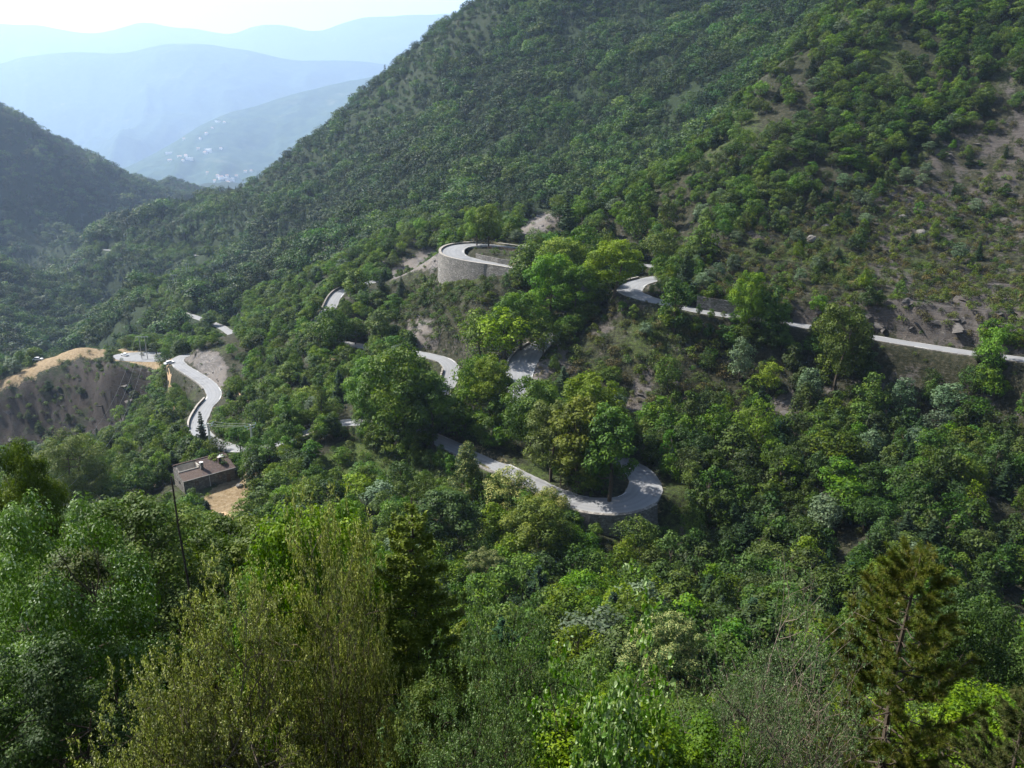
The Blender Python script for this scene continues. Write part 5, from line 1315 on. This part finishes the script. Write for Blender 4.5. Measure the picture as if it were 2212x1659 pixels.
for nx, (x0, lab) in enumerate(((2.0, 'white chair on the roof terrace, nearer the gable'), (3.6, 'white lounger on the roof terrace, nearer the chimney'))):
    A = Acc(); l_ = .8 if nx == 0 else 1.6
    seat = np.array([*(HA[:2]+e1*x0+e2*4.5), zb+2.6]); ch = empty('garden_chair', seat, lab, 'chair', rz=ang+.5)
    A.box((0, 0, .38), (.55, l_, .05)); obj('seat', A.mesh('seat', [M['white']]), ch)
    A = Acc(); A.box((0, l_/2, .65), (.55, .05, .6)); obj('backrest', A.mesh('backrest', [M['white']]), ch)
    for sx in (-1, 1):
        for sy in (-1, 1): A = Acc(); A.box((sx*.24, sy*(l_/2-.05), .17), (.045, .045, .35)); obj('leg', A.mesh('leg', [M['white']]), ch)
for x, y, hh, lab in ((5.75, 2.5, 1.5, 'stone chimney with white cap beside the terrace'), (10.6, 2.9, 1.3, 'dark chimney near the right end of the roof')):
    A = Acc(); z0 = ze+sl*y; A.box((x, y, z0+hh/2-.2), (.75, .75, hh+.4)); cm = obj('chimney', A.mesh('chimney', [M['tiles'] if x > 8 else M['stone']]), H_); cm['label'] = lab
    A = Acc(); A.box((x, y, z0+hh+.28), (.85, .85, .1)); 
    for q in (-.3, .3):
        for q2 in (-.3, .3): A.box((x+q, y+q2, z0+hh+.11), (.1, .1, .24))
    obj('cap', A.mesh('cap', [M['white'] if x < 8 else M['plaster']]), cm)
A = Acc(); z0 = ze+sl*5.0; v = np.array([(11.2,4.5,ze+sl*4.5+.2),(12.5,4.5,ze+sl*4.5+.2),(12.5,5.5,ze+sl*5.5+.2),(11.2,5.5,ze+sl*5.5+.2)]); A.add(np.vstack([v, v-[0,0,.2]]), F=[[0,1,2,3],[0,4,5,1],[1,5,6,2],[2,6,7,3],[3,7,4,0]])
obj('skylight', A.mesh('skylight', [M['white']]), H_)
A = Acc(); wallbox(A, -.1, Lh+.25, -.5, -.36, ze-.16, ze-.05); obj('gutter', A.mesh('gutter', [M['metal']]), H_)
A = Acc(); A.tube([(6.5, -.1, ze-.2), (6.5, -.1, .2)], .06, 6); obj('downpipe', A.mesh('downpipe', [M['white']]), H_)
A = Acc(); A.tube([(11.8, 5.9, zr), (11.8, 5.9, zr+1.7)], .03, 5); A.tube([(11.4, 5.9, zr+1.6), (12.2, 5.9, zr+1.6)], .02, 4); A.tube([(11.5, 5.7, zr+1.35), (12.1, 6.1, zr+1.35)], .02, 4); obj('antenna', A.mesh('antenna', [M['metal']]), H_)
for x in (3.2, 9.3):
    A = Acc(); A.box((x, -.02, 2.0), (.9, .1, 1.1)); wf = obj('window', A.mesh('window', [M['wood']]), H_)
    A = Acc(); A.box((x, -.08, 2.0), (.72, .03, .92)); obj('pane', A.mesh('pane', [M['glass']]), wf)
A = Acc(); A.box((11.4, -.03, 1.05), (1.0, .12, 2.1)); obj('door', A.mesh('door', [M['wood']]), H_)
A = Acc(); A.box((-.02, 3.0, 2.2), (.1, .7, .8)); wf = obj('window', A.mesh('window', [M['wood']]), H_); A = Acc(); A.box((-.08, 3.0, 2.2), (.03, .55, .65)); obj('pane', A.mesh('pane', [M['glass']]), wf)
def W2(x, y): q = HA[:2]+e1*x+e2*y; return np.array([q[0], q[1], float(ground(q[0], q[1]))])
# white parasol at the right end
p = W2(14.6, 2.6); t = empty('parasol', (p[0], p[1], zb-.1), 'white parasol standing at the right end of the farmhouse', 'parasol')
A = Acc(); A.tube([(0, 0, 0), (0, 0, 2.6)], .035, 6); obj('pole', A.mesh('pole', [M['metal']]), t)
A = Acc(); a = np.arange(8)*math.pi/4; A.add(np.vstack([np.stack([np.cos(a)*1.3, np.sin(a)*1.3, np.full(8, 2.15)], 1), [[0, 0, 2.75]], [[0, 0, 2.7]]]), T=[[k, (k+1) % 8, 8] for k in range(8)]+[[(k+1) % 8, k, 9] for k in range(8)]); obj('canopy', A.mesh('canopy', [M['white']]), t)
# rubble heap wall beyond, ruin with a window hole, stone terrace wall
def rubble_wall(p0, p1, h, hole, name, label, seed, cat='wall', th=.5):
    rng = np.random.default_rng(seed); p0 = np.array(p0); p1 = np.array(p1); d = p1-p0; Lw = float(np.hypot(d[0], d[1])); a = math.atan2(d[1], d[0]); A = Acc(); n = int(Lw/.42); z0 = min(p0[2], p1[2])-.8
    for i in range(n):
        s = (i+.5)/n; top = h*(.62+.38*math.sin(s*math.pi))*(.85+.3*rng.random())+.8; k = int(top/.3)
        for j in range(k):
            zz = j*.3+.15
            if hole and abs(s-hole[0]) < hole[1] and hole[2] < zz-.8 < hole[3]: continue
            q = p0[:2]+d[:2]*(s+rng.normal()*.004); A.box((q[0]-p0[0], q[1]-p0[1], zz), (Lw/n*(.95+.25*rng.random()), th*(.85+.3*rng.random()), .31), a+rng.normal()*.06, tint=rng.random())
    o = obj(name, A.mesh(name, [M['stone']]), loc=(p0[0], p0[1], z0)); tag(o, label, cat); return o
a_ = hit(536, 990); b_ = hit(592, 985)
d_ = b_-a_; b_ = a_+d_/np.linalg.norm(d_[:2])*6.8; b_[2] = a_[2]
rubble_wall(a_, b_, 3.2, (.62, .09, .9, 1.9), 'ruined_wall', 'ruined dark stone wall with a broken top at the foot of the far pole', 3, 'ruin', .6)
rubble_wall(W2(13.8, 2.0), W2(18.5, 3.6), 1.1, None, 'rubble_wall', 'low tumbledown stone wall running right from the farmhouse corner', 4)
rubble_wall(W2(17.5, .2), W2(18.0, -3.4), .9, None, 'rubble_wall', 'crumbling stone edge at the right side of the farmhouse meadow', 6)
rubble_wall(W2(3.5, 9.6), W2(9.5, 9.8), 1.0, None, 'rubble_wall', 'low stone wall behind the farmhouse roof ridge', 7)
def boulder(p, r, label, seed, mat='ground', flat=.7):
    rng = np.random.default_rng(seed); import bmesh
    bm = bmesh.new(); bmesh.ops.create_icosphere(bm, subdivisions=3, radius=1)
    for v in bm.verts:
        c = np.array(v.co); k = 1+.28*float(fbm(np.array([c[0]*1.3+seed]), np.array([c[1]*1.3+c[2]*1.7]), seed, 3)[0]); v.co = Vector((c[0]*k*r, c[1]*k*r*.8, c[2]*k*r*flat))
    me = bpy.data.meshes.new('boulder'); bm.to_mesh(me); bm.free(); me.materials.append(M['rock']); o = obj('boulder', me, loc=(p[0], p[1], p[2]+r*flat*.25), rz=seed); tag(o, label, 'boulder'); return o
from mathutils import Vector
M['rock'] = simple('grey_rock', (.15,.14,.125), .9, .2, 1.5, .4, .5)
h_ = hit(519, 1052); boulder(h_, 1.0, 'dark grey boulder on the dry grass of the farmhouse meadow', 3)
for k, (u, v, r, lab) in enumerate(((1590, 655, 1.2, 'pale boulder above the dark masonry wall'), (1990, 505, 1.6, 'grey slab boulder high on the scree, left of the frame edge'), (1785, 492, 1.5, 'grey boulder among shrubs on the right slope'), (1752, 520, 2.0, 'tall grey rock face on the right slope, lower than the boulder'), (1950, 470, 1.2, 'light grey rock below the big shrubs on the scree'), (2090, 430, 1.3, 'light rock on the upper right scree'), (1440, 365, 1.6, 'pinkish rock outcrop on the ridge above the high loop'))):
    h_ = hit(u, v)
    if h_ is not None: boulder(h_, r, lab, 11+k)

# slabs of rock lying on the scree and in the cuttings
M['slate'] = simple('slate_rock', (.085,.078,.072), .9, .2, 1.5, .4, .4)
def slab(seed):
    import bmesh
    r = np.random.default_rng(seed); bm = bmesh.new(); pts = r.normal(size=(16, 3))*np.array([1, .75, .22])
    for p_ in pts: bm.verts.new(p_)
    bmesh.ops.convex_hull(bm, input=bm.verts); bmesh.ops.delete(bm, geom=[v for v in bm.verts if not v.link_faces], context='VERTS')
    me = bpy.data.meshes.new('boulder'); bm.to_mesh(me); bm.free(); me.materials.append(M['slate']); return me
SL = [slab(k) for k in range(6)]; rs = np.random.default_rng(9); RK = []
for zn, n_r in (('rscree', 34), ('rockcut', 26), ('scar1', 5), ('scar2', 6), ('scar5', 5), ('scar6', 5), ('cut', 7), ('knollface', 16), ('rslope', 12)):
    pl = np.array(ZP[zn]); k = 0
    while k < n_r:
        u, v = rs.uniform(pl[:, 0].min(), pl[:, 0].max()), rs.uniform(pl[:, 1].min(), pl[:, 1].max())
        if not (4 < u < 2200 and inpoly(np.array([u]), np.array([v]), ZP[zn])[0]): k += .02; continue
        h_ = hit(u, v); k += 1
        if h_ is None or rdist(h_[0], h_[1]) < .7: continue
        sz = rs.uniform(.3, .8)*(1.5 if zn in ('rockcut', 'knollface') else 1); RK.append((u, v, h_, sz))
lab_ = {}
for u, v, h_, sz in RK:
    s_ = f"{'broad' if sz > .9 else 'small' if sz < .55 else 'angular'} grey rock slab {whereis(u, v)}"; s_ = s_ if len(s_.split()) <= 13 else s_.split(' ', 1)[1]; s_ = s_ if len(s_.split()) <= 13 else s_.replace('grey rock slab', 'slab'); lab_.setdefault(s_, []).append((u, v, h_, sz))
for s_, L_ in lab_.items():
    L_.sort(key=lambda t: t[0])
    for k, (u, v, h_, sz) in enumerate(L_):
        o = obj('boulder', SL[int(rs.integers(6))], loc=h_+np.array([0, 0, -sz*.05]), s=sz); o.rotation_euler = (rs.normal()*.25+.35, rs.normal()*.2, rs.random()*6.28)
        tag(o, s_ if len(L_) == 1 else f'{s_}, {ORD[min(k, 19)]}', 'boulder', 'rock slabs on the bare slopes')

# ------------------------------------------------------------------ poles, pylons and cables
def cable(a, b, sag, label, r=.03, group=None, cat='cable'):
    a = np.array(a, float); b = np.array(b, float); s = np.linspace(0, 1, 28)[:, None]; pts = a+(b-a)*s; pts[:, 2] -= sag*4*s[:, 0]*(1-s[:, 0])
    A = Acc(); A.tube(pts-a, r, 4); o = obj('power_cable', A.mesh('power_cable', [M['cable']]), loc=a); tag(o, label, cat, group); return o
M['cable'] = simple('cable', (.16,.17,.17), .5, .5)
def pole(ub, vb, vt, label, r=.42, arm=1.7, rot=.9):
    b_ = hit(ub, vb); d = project(b_)[2]; H = (vb-vt)/FPX*d/CP; t = empty('power_pole', b_, label, 'power pole', 'power poles behind the farmhouse')
    A = Acc(); A.tube([(0, 0, -1), (0, 0, H)], [r, r*.62], 8); obj('post', A.mesh('post', [M['concrete']]), t)
    tips = []; arms = []
    for z, l in ((H-.25, arm), (H-1.0, arm*.7)):
        A = Acc(); A.box((0, 0, z), (l*2, .12, .14), rot); o = obj('crossarm', A.mesh('crossarm', [M['metal']]), t)
        for s in (-.92, -.15, .92) if z > H-.5 else (-.85, .85):
            q = np.array([math.cos(rot)*l*s, math.sin(rot)*l*s, z+.07]); A = Acc(); A.tube([q, q+[0, 0, .12], q+[0, 0, .2], q+[0, 0, .36]], [.05, .13, .07, .11], 7); obj('insulator', A.mesh('insulator', [M['insul']]), o)
            if z > H-.5: tips.append(b_+q+[0, 0, .36])
    return tips
t1 = pole(460, 1001, 914, 'tall concrete power pole rising behind the farmhouse roof'); t2 = pole(548, 984, 917, 'shorter concrete power pole above the ruined wall, right of the tall one', r=.36)
for k, lab in enumerate(('front', 'middle', 'rear')): cable(t1[k], t2[k], .5, f'{lab} cable of the three between the two concrete poles', .025, 'cables between the two concrete poles')
def pylon(ub, vb, wpx, hpx, label):
    b_ = hit(ub, vb); d = project(b_)[2]; H = hpx/FPX*d/CP; w_ = wpx/FPX*d/2; t = empty('pylon', b_, label, 'pylon', 'H-frame pylons of the valley line')
    for s in (-.45, .45): A = Acc(); A.tube([(s*w_, 0, -3), (s*w_, 0, H)], [.2, .15], 6); obj('leg', A.mesh('leg', [M['metal']]), t)
    A = Acc(); A.box((0, 0, H), (2*w_, .2, .22)); obj('crossbar', A.mesh('crossbar', [M['metal']]), t)
    return [b_+np.array([s*w_, 0, H]) for s in (-1, 0, 1)]
q1 = pylon(313, 776, 27, 47, 'H-frame pylon standing at the knoll parking place'); q2 = pylon(381, 634, 15, 38, 'smaller H-frame pylon in the wood far beyond the knoll'); q3 = pylon(408, 600, 11, 28, 'farthest H-frame pylon before the shaded wooded spur')
e_ = [P(-60, 1100, 120), P(-20, 1112, 120), P(25, 1130, 120)]
for k, lab in enumerate(('left', 'middle', 'right')):
    cable(q1[k], e_[k], 14, f'{lab} long cable falling from the knoll pylon to the lower left', .028, 'long cables below the knoll pylon')
    cable(q2[k], q1[k], 10, f'{lab} cable sagging between the wood pylon and the knoll pylon', .03, 'cables between the pylons'); cable(q3[k], q2[k], 3, f'{lab} cable between the two farthest pylons', .03, 'cables between the pylons')

# ------------------------------------------------------------------ cars, fence, table
def car(p, rz, label, s=1.0, colm='white'):
    t = empty('parked_car', (p[0], p[1], p[2]), label, 'car', None, rz, s)
    A = Acc(); A.box((0, 0, .55), (4.1, 1.7, .5)); A.box((0, 0, .83), (4.05, 1.66, .08), top=.96); A.box((-.2, 0, 1.16), (2.3, 1.5, .58), top=.74); obj('body', A.mesh('body', [M[colm]]), t)
    A = Acc(); A.box((-.2, 0, 1.12), (2.36, 1.44, .42), top=.8); A.box((-.2, 0, 1.12), (2.1, 1.56, .40), top=.82); obj('window', A.mesh('window', [M['glass']]), t)
    for sx in (-1.3, 1.3):
        for sy in (-.76, .76): A = Acc(); A.tube([(sx, sy-.11, .33), (sx, sy+.11, .33)], .33, 12); A.add([(sx+.33*math.cos(q*math.pi/6), sy+.111*np.sign(sy), .33+.33*math.sin(q*math.pi/6)) for q in range(12)], T=[[0, q, q+1] for q in range(1, 11)]); obj('wheel', A.mesh('wheel', [M['rubber']]), t)
    for sy in (-.6, .6): A = Acc(); A.box((2.05, sy, .62), (.06, .3, .16)); obj('headlight', A.mesh('headlight', [M['metal']]), t)
h_ = hit(270, 769); car(h_+[0, 0, .02], 2.6, 'white car parked at the left end of the knoll parking place')
h_ = hit(366, 787); car(h_+[0, 0, .05], .9, 'white car at the foot of the lone tree by the S bend')
h_ = hit(82, 779); car(h_+[0, 0, .05], .2, 'white car parked on the dry grass at the left flank of the knoll', 1.2)
f0 = P(1079, 540, 300); f1 = P(1122, 544, 292); zf_ = ui[2]+.6
t = empty('wooden_fence', (f0[0], f0[1], float(ground(f0[0], f0[1]))), 'wooden rail fence on the edge of the high loop island', 'fence'); dF = (f1-f0)[:2]; n = 6
zs_ = [float(ground(*(f0[:2]+dF*i/(n-1)))) for i in range(n)]
for i in range(n): q = dF*i/(n-1); A = Acc(); A.box((q[0], q[1], zs_[i]-zs_[0]+.45), (.14, .14, 1.3)); obj('post', A.mesh('post', [M['wood']]), t)
A = Acc()
for z in (.98, .5): A.tube([(*(dF*i/(n-1)), zs_[i]-zs_[0]+z) for i in range(n)], .06, 5)
obj('rail', A.mesh('rail', [M['wood']]), t)
h_ = P(1058, 535, 303); gz_ = float(ground(h_[0], h_[1])); t = empty('picnic_table', (h_[0], h_[1], gz_), 'small picnic table in the shade right of the two yellow-green trees', 'table', rz=.3)
A = Acc(); A.box((0, 0, .74), (1.8, .75, .06)); obj('tabletop', A.mesh('tabletop', [M['wood']]), t)
for s in (-1, 1): A = Acc(); A.box((0, s*.7, .44), (1.8, .28, .05)); obj('bench', A.mesh('bench', [M['wood']]), t)
for s in (-1, 1): A = Acc(); A.box((s*.65, 0, .38), (.08, 1.4, .08)); A.box((s*.65, 0, .36), (.08, .3, .72)); obj('leg', A.mesh('leg', [M['wood']]), t)

# footpaths: pale trodden earth strips laid over the ground
M['path'] = simple('trodden_earth', (.36,.25,.15), .95, .1, 1.5, .3)
def path(pts, w_, name='footpath'):
    q = [hit(u, v) for u, v in pts]; q = [k for k in q if k is not None]; ln = smooth_line(q, .8); d = np.gradient(ln[:, :2], axis=0); d /= np.linalg.norm(d, axis=1)[:, None]+1e-9; nm = np.stack([-d[:, 1], d[:, 0]], 1); rows = []
    for o in (-1, -.4, .4, 1):
        r = ln[:, :2]+nm*o*w_/2*(1+.25*np.sin(np.arange(len(ln))*.7+o))[:, None]; rows.append(np.c_[r, ground(r[:, 0], r[:, 1])+(.10 if abs(o) < .5 else -.05)])
    n = len(ln); i = np.arange(n-1); F = np.concatenate([np.stack([k*n+i, k*n+i+1, (k+1)*n+i+1, (k+1)*n+i], 1) for k in range(3)]); tag(obj(name, mesh_np(name, np.concatenate(rows), F, [M['path']])), kind='structure')
path([(502,828),(512,840),(520,852),(535,868)], 1.2); path([(362,800),(368,822),(365,840),(378,858)], 1.6); path([(378,868),(372,895),(362,912)], 1.2); path([(328,1015),(333,1035),(338,1050)], 1.6); path([(450,1098),(490,1112),(520,1125)], 1.5)
path([(655,758),(700,762),(720,778)], 1.6)
# ------------------------------------------------------------------ far hills
M['hill'] = None
m, nt, out = mat_new('far_hill'); L = nt.links; geo = nt.nodes.new('ShaderNodeNewGeometry'); pos = geo.outputs['Position']
n1 = noise(nt, .0026, 8, pos, .65); n2 = noise(nt, .012, 6, pos, .7)
c = mix(nt, ramp(nt, n1, [(.58, (0,0,0)), (.74, (1,1,1))]), ramp(nt, n2, [(.3, (.02,.04,.022)), (.7, (.06,.085,.04))]), ramp(nt, n2, [(.4, (.06,.075,.04)), (.7, (.17,.16,.11))]))
pb = nt.nodes.new('ShaderNodeBsdfPrincipled'); pb.inputs['Roughness'].default_value = 1; pb.inputs['Specular IOR Level'].default_value = 0; L.new(c, pb.inputs['Base Color']); L.new(pb.outputs[0], out.inputs[0]); M['hill'] = m
def hill(crest, Rc, front, back, base, seed, amp, us=(-900, 1900)):
    u = np.linspace(us[0], us[1], 420); cu = np.array([c[0] for c in crest]); cv = np.array([c[1] for c in crest])
    vv = np.interp(u, cu, cv); k = np.ones(9)/9; vv = np.convolve(np.pad(vv, 4, 'edge'), k, 'valid')
    d = np.stack([(u-CU)/FPX, CP+(CV-vv)/FPX*SP, -SP+(CV-vv)/FPX*CP], 1); rr = np.linspace(-front, back, 190)
    th = np.arctan2(d[:, 0], d[:, 1]); el = d[:, 2]/np.hypot(d[:, 0], d[:, 1]); R_ = Rc+rr[:, None]+600*np.sin(th[None]*9+seed)
    X = R_*np.sin(th)[None]; Y = R_*np.cos(th)[None]; zc = el*(Rc+600*np.sin(th*9+seed))
    t = np.where(rr < 0, 1+rr/front, 1-rr/back*.8)[:, None]; prof = t*t*(3-2*t)*.35+t*.65
    rel = ridged((X+Y*.3)/(amp*4.2)+.4*fbm(X/(amp*8), Y/(amp*8), seed), Y/(amp*11), seed, 4)-.75
    Z = base+(zc[None]-base)*prof+rel*amp*np.clip((1-t)*2.2, 0, 1)*2.0+fbm(X/(amp*1.2), Y/(amp*1.2), seed+3, 4)*amp*.22*np.clip((1-t)*6+.25, 0, 1)
    n, m_ = Z.shape; i = np.arange(n-1)[:, None]*m_; j = np.arange(m_-1)[None]; F = np.stack([i+j, i+j+1, i+m_+j+1, i+m_+j], -1).reshape(-1, 4)[:, ::-1]
    V = np.stack([X, Y, Z], -1).reshape(-1, 3); tag(obj('hills', mesh_np('hills', V, F, [M['hill']], smooth=True)), kind='structure'); return X, Y, Z
h1 = hill([(-900,420),(200,392),(260,368),(317,340),(350,322),(393,299),(430,272),(483,245),(560,226),(640,203),(700,188),(760,174),(820,160),(870,150),(960,120),(1100,90),(1900,60)], 8600, 3600, 2200, -900, 3, 380)
hill([(-900,170),(-300,160),(-60,150),(0,138),(50,122),(100,112),(170,109),(250,113),(300,108),(360,98),(450,97),(520,106),(580,118),(640,128),(760,132),(880,146),(1000,160),(1900,170)], 14000, 4600, 3000, -900, 7, 800)
hill([(-900,40),(-200,55),(0,50),(95,53),(160,68),(205,72),(250,66),(285,52),(312,44),(335,50),(362,57),(430,58),(470,68),(500,73),(520,66),(545,54),(590,52),(625,57),(660,68),(690,71),(715,62),(745,46),(800,34),(860,32),(960,28),(1100,20),(1900,30)], 20000, 5200, 3000, -700, 12, 950)
# village houses, each a small block with a tiled roof
M['villa'] = simple('village_wall', (.72,.66,.58), .8, .2); M['villa_roof'] = simple('village_roof', (.42,.27,.20), .8, .2); M['villa_white'] = simple('village_roof_pale', (.8,.78,.74), .6, .3)
def house_mesh(l, w_, h, flat):
    A = Acc(); A.box((0, 0, h/2-4), (l, w_, h+8), mat=0)
    if flat: A.box((0, 0, h+.4), (l+1, w_+1, .8), mat=1)
    else:
        x, y = l/2+.6, w_/2+.6; A.add([(-x,-y,h),(x,-y,h),(x,y,h),(-x,y,h),(-x,0,h+w_*.28),(x,0,h+w_*.28)], F=[[0,1,5,4],[2,3,4,5],[3,2,1,0]], T=[[0,4,3],[1,2,5]], mat=1)
    return A.mesh('village_house', [M['villa'], M['villa_white'] if flat else M['villa_roof']])
HM = [house_mesh(22, 14, 8, 0), house_mesh(16, 13, 9, 0), house_mesh(36, 16, 9, 1), house_mesh(14, 12, 7, 0)]
hx, hy, hz = h1; hu, hv, hd = project(np.stack([hx, hy, hz], -1))
vs = [(471,264,2),(483,266,3),(462,268,0),(455,285,0),(450,281,1),(445,289,1),(440,292,0),(458,278,3),(436,300,3),(433,297,1),(397,302,1),(394,305,0),(408,312,0),(390,314,3),(396,319,3),(411,323,3),(405,320,3),(382,324,2),(387,327,0),(430,323,1),(447,325,2),(452,328,2),(455,326,0),(475,321,1),(480,322,3),
      (365,332,2),(371,334,0),(380,332,1),(388,333,0),(395,335,3),(400,336,3),(413,344,2),(417,345,0),(435,341,3),(386,341,0),(392,341,1),(402,340,1),(397,348,3),(367,348,0),(371,349,3),(445,340,3),(440,331,0),(492,323,3),(500,321,0),(520,324,3),(548,322,3),(585,322,3),(556,333,3),
      (467,379,0),(471,381,3),(478,384,0),(487,387,2),(494,384,1),(500,390,2),(510,381,3),(529,372,1),(542,370,3),(452,375,3),(463,395,3),(490,397,0)]
ORDV = {}
cnt_ = {}
for k, (u, v, q) in enumerate(sorted(vs)):
    dd = (hu-u)**2+(hv-v)**2+np.where(hd > 9300, 1e6, 0); i = np.unravel_index(np.argmin(dd), dd.shape); r = np.random.default_rng(k)
    grp = 'upper cluster of the hillside village' if v < 300 else 'valley-floor hamlet by the crest' if v > 365 else 'middle band of the hillside village'
    ORDV[grp] = ORDV.get(grp, 0)
    o = obj('village_house', HM[q], loc=(hx[i], hy[i], hz[i]), rz=r.normal()*.4, s=1.5); 
    sz = ['small red-roofed house', 'square red-roofed house', 'long flat white building', 'tiny red-roofed house'][q]
    cnt_[(sz, grp)] = cnt_.get((sz, grp), 0)+1; n_s = sum(1 for a in vs if a[2] == q and ('upper' if a[1] < 300 else 'valley' if a[1] > 365 else 'middle') == grp.split('-')[0].split(' ')[0])
    o['label'] = f'{sz} in the far {grp}'+(', '+ORD[min(cnt_[(sz, grp)]-1, 19)] if n_s > 1 else ''); o['category'] = 'house'; o['group'] = f'{grp}'
# ------------------------------------------------------------------ camera, light, haze, render settings
cam = bpy.data.cameras.new('camera'); co = bpy.data.objects.new('camera', cam); COL.objects.link(co); sc.camera = co
cam.sensor_width = 36; cam.lens = FPX/2212*36; cam.clip_start = .1; cam.clip_end = 60000
co.location = (0, 0, 0); co.rotation_euler = (math.pi/2-PITCH, 0, 0)
SUN_AZ = R(66); SUN_EL = R(46)      # sun left of the view and ahead of it
sd = np.array([-math.sin(SUN_AZ)*math.cos(SUN_EL), math.cos(SUN_AZ)*math.cos(SUN_EL), math.sin(SUN_EL)])
lg = bpy.data.lights.new('sun', 'SUN'); lg.energy = 5.0; lg.angle = R(.6); lg.color = (1, .955, .88); lo = bpy.data.objects.new('sun', lg); COL.objects.link(lo)
from mathutils import Vector
lo.rotation_euler = Vector(sd).to_track_quat('Z', 'Y').to_euler(); lo.location = (-60, 30, 80)
w = bpy.data.worlds.new('World'); sc.world = w; w.use_nodes = True; nt = w.node_tree; nt.nodes.clear()
sk = nt.nodes.new('ShaderNodeTexSky'); sk.sky_type = 'NISHITA'; sk.sun_disc = False; sk.sun_elevation = SUN_EL; sk.sun_rotation = -SUN_AZ
sk.air_density = 1.0; sk.dust_density = 3.0; sk.ozone_density = 1.0; sk.altitude = 600
bg = nt.nodes.new('ShaderNodeBackground'); bg.inputs[1].default_value = SKY; ow = nt.nodes.new('ShaderNodeOutputWorld')
tcw = nt.nodes.new('ShaderNodeTexCoord'); sx = nt.nodes.new('ShaderNodeSeparateXYZ'); nt.links.new(tcw.outputs['Generated'], sx.inputs[0])
band = ramp(nt, sx.outputs['Z'], [(0, (1,1,1)), (.10, (.9,.9,.9)), (.34, (0,0,0))]); glow = mix(nt, 1.0, band, (6.0, 5.95, 5.8), 'MULTIPLY'); skyc = mix(nt, 1.0, sk.outputs[0], glow, 'ADD')
nt.links.new(skyc, bg.inputs[0]); nt.links.new(bg.outputs[0], ow.inputs[0])
if True:
    A = Acc(); A.box((0, 12500, 850), (48000, 26000, 4100)); m, nt, out = mat_new('haze')
    pv = nt.nodes.new('ShaderNodeVolumePrincipled'); pv.inputs['Color'].default_value = (.52, .70, 1.0, 1); pv.inputs['Density'].default_value = 7.8e-5; pv.inputs['Anisotropy'].default_value = .35
    nt.links.new(pv.outputs[0], out.inputs['Volume']); tag(obj('haze', A.mesh('haze', [m])), kind='stuff')
sc.view_settings.view_transform = 'Standard'; sc.view_settings.look = 'None'; sc.view_settings.gamma = 1; sc.view_settings.exposure = EXPO
cy = sc.cycles; cy.use_denoising = True; cy.denoiser = 'OPENIMAGEDENOISE'; cy.max_bounces = 5; cy.diffuse_bounces = 2; cy.glossy_bounces = 1; cy.transmission_bounces = 3; cy.volume_bounces = 1; cy.transparent_max_bounces = 8
cy.caustics_reflective = False; cy.caustics_refractive = False; cy.sample_clamp_indirect = 4; cy.sample_clamp_direct = 12
sc.render.use_persistent_data = False
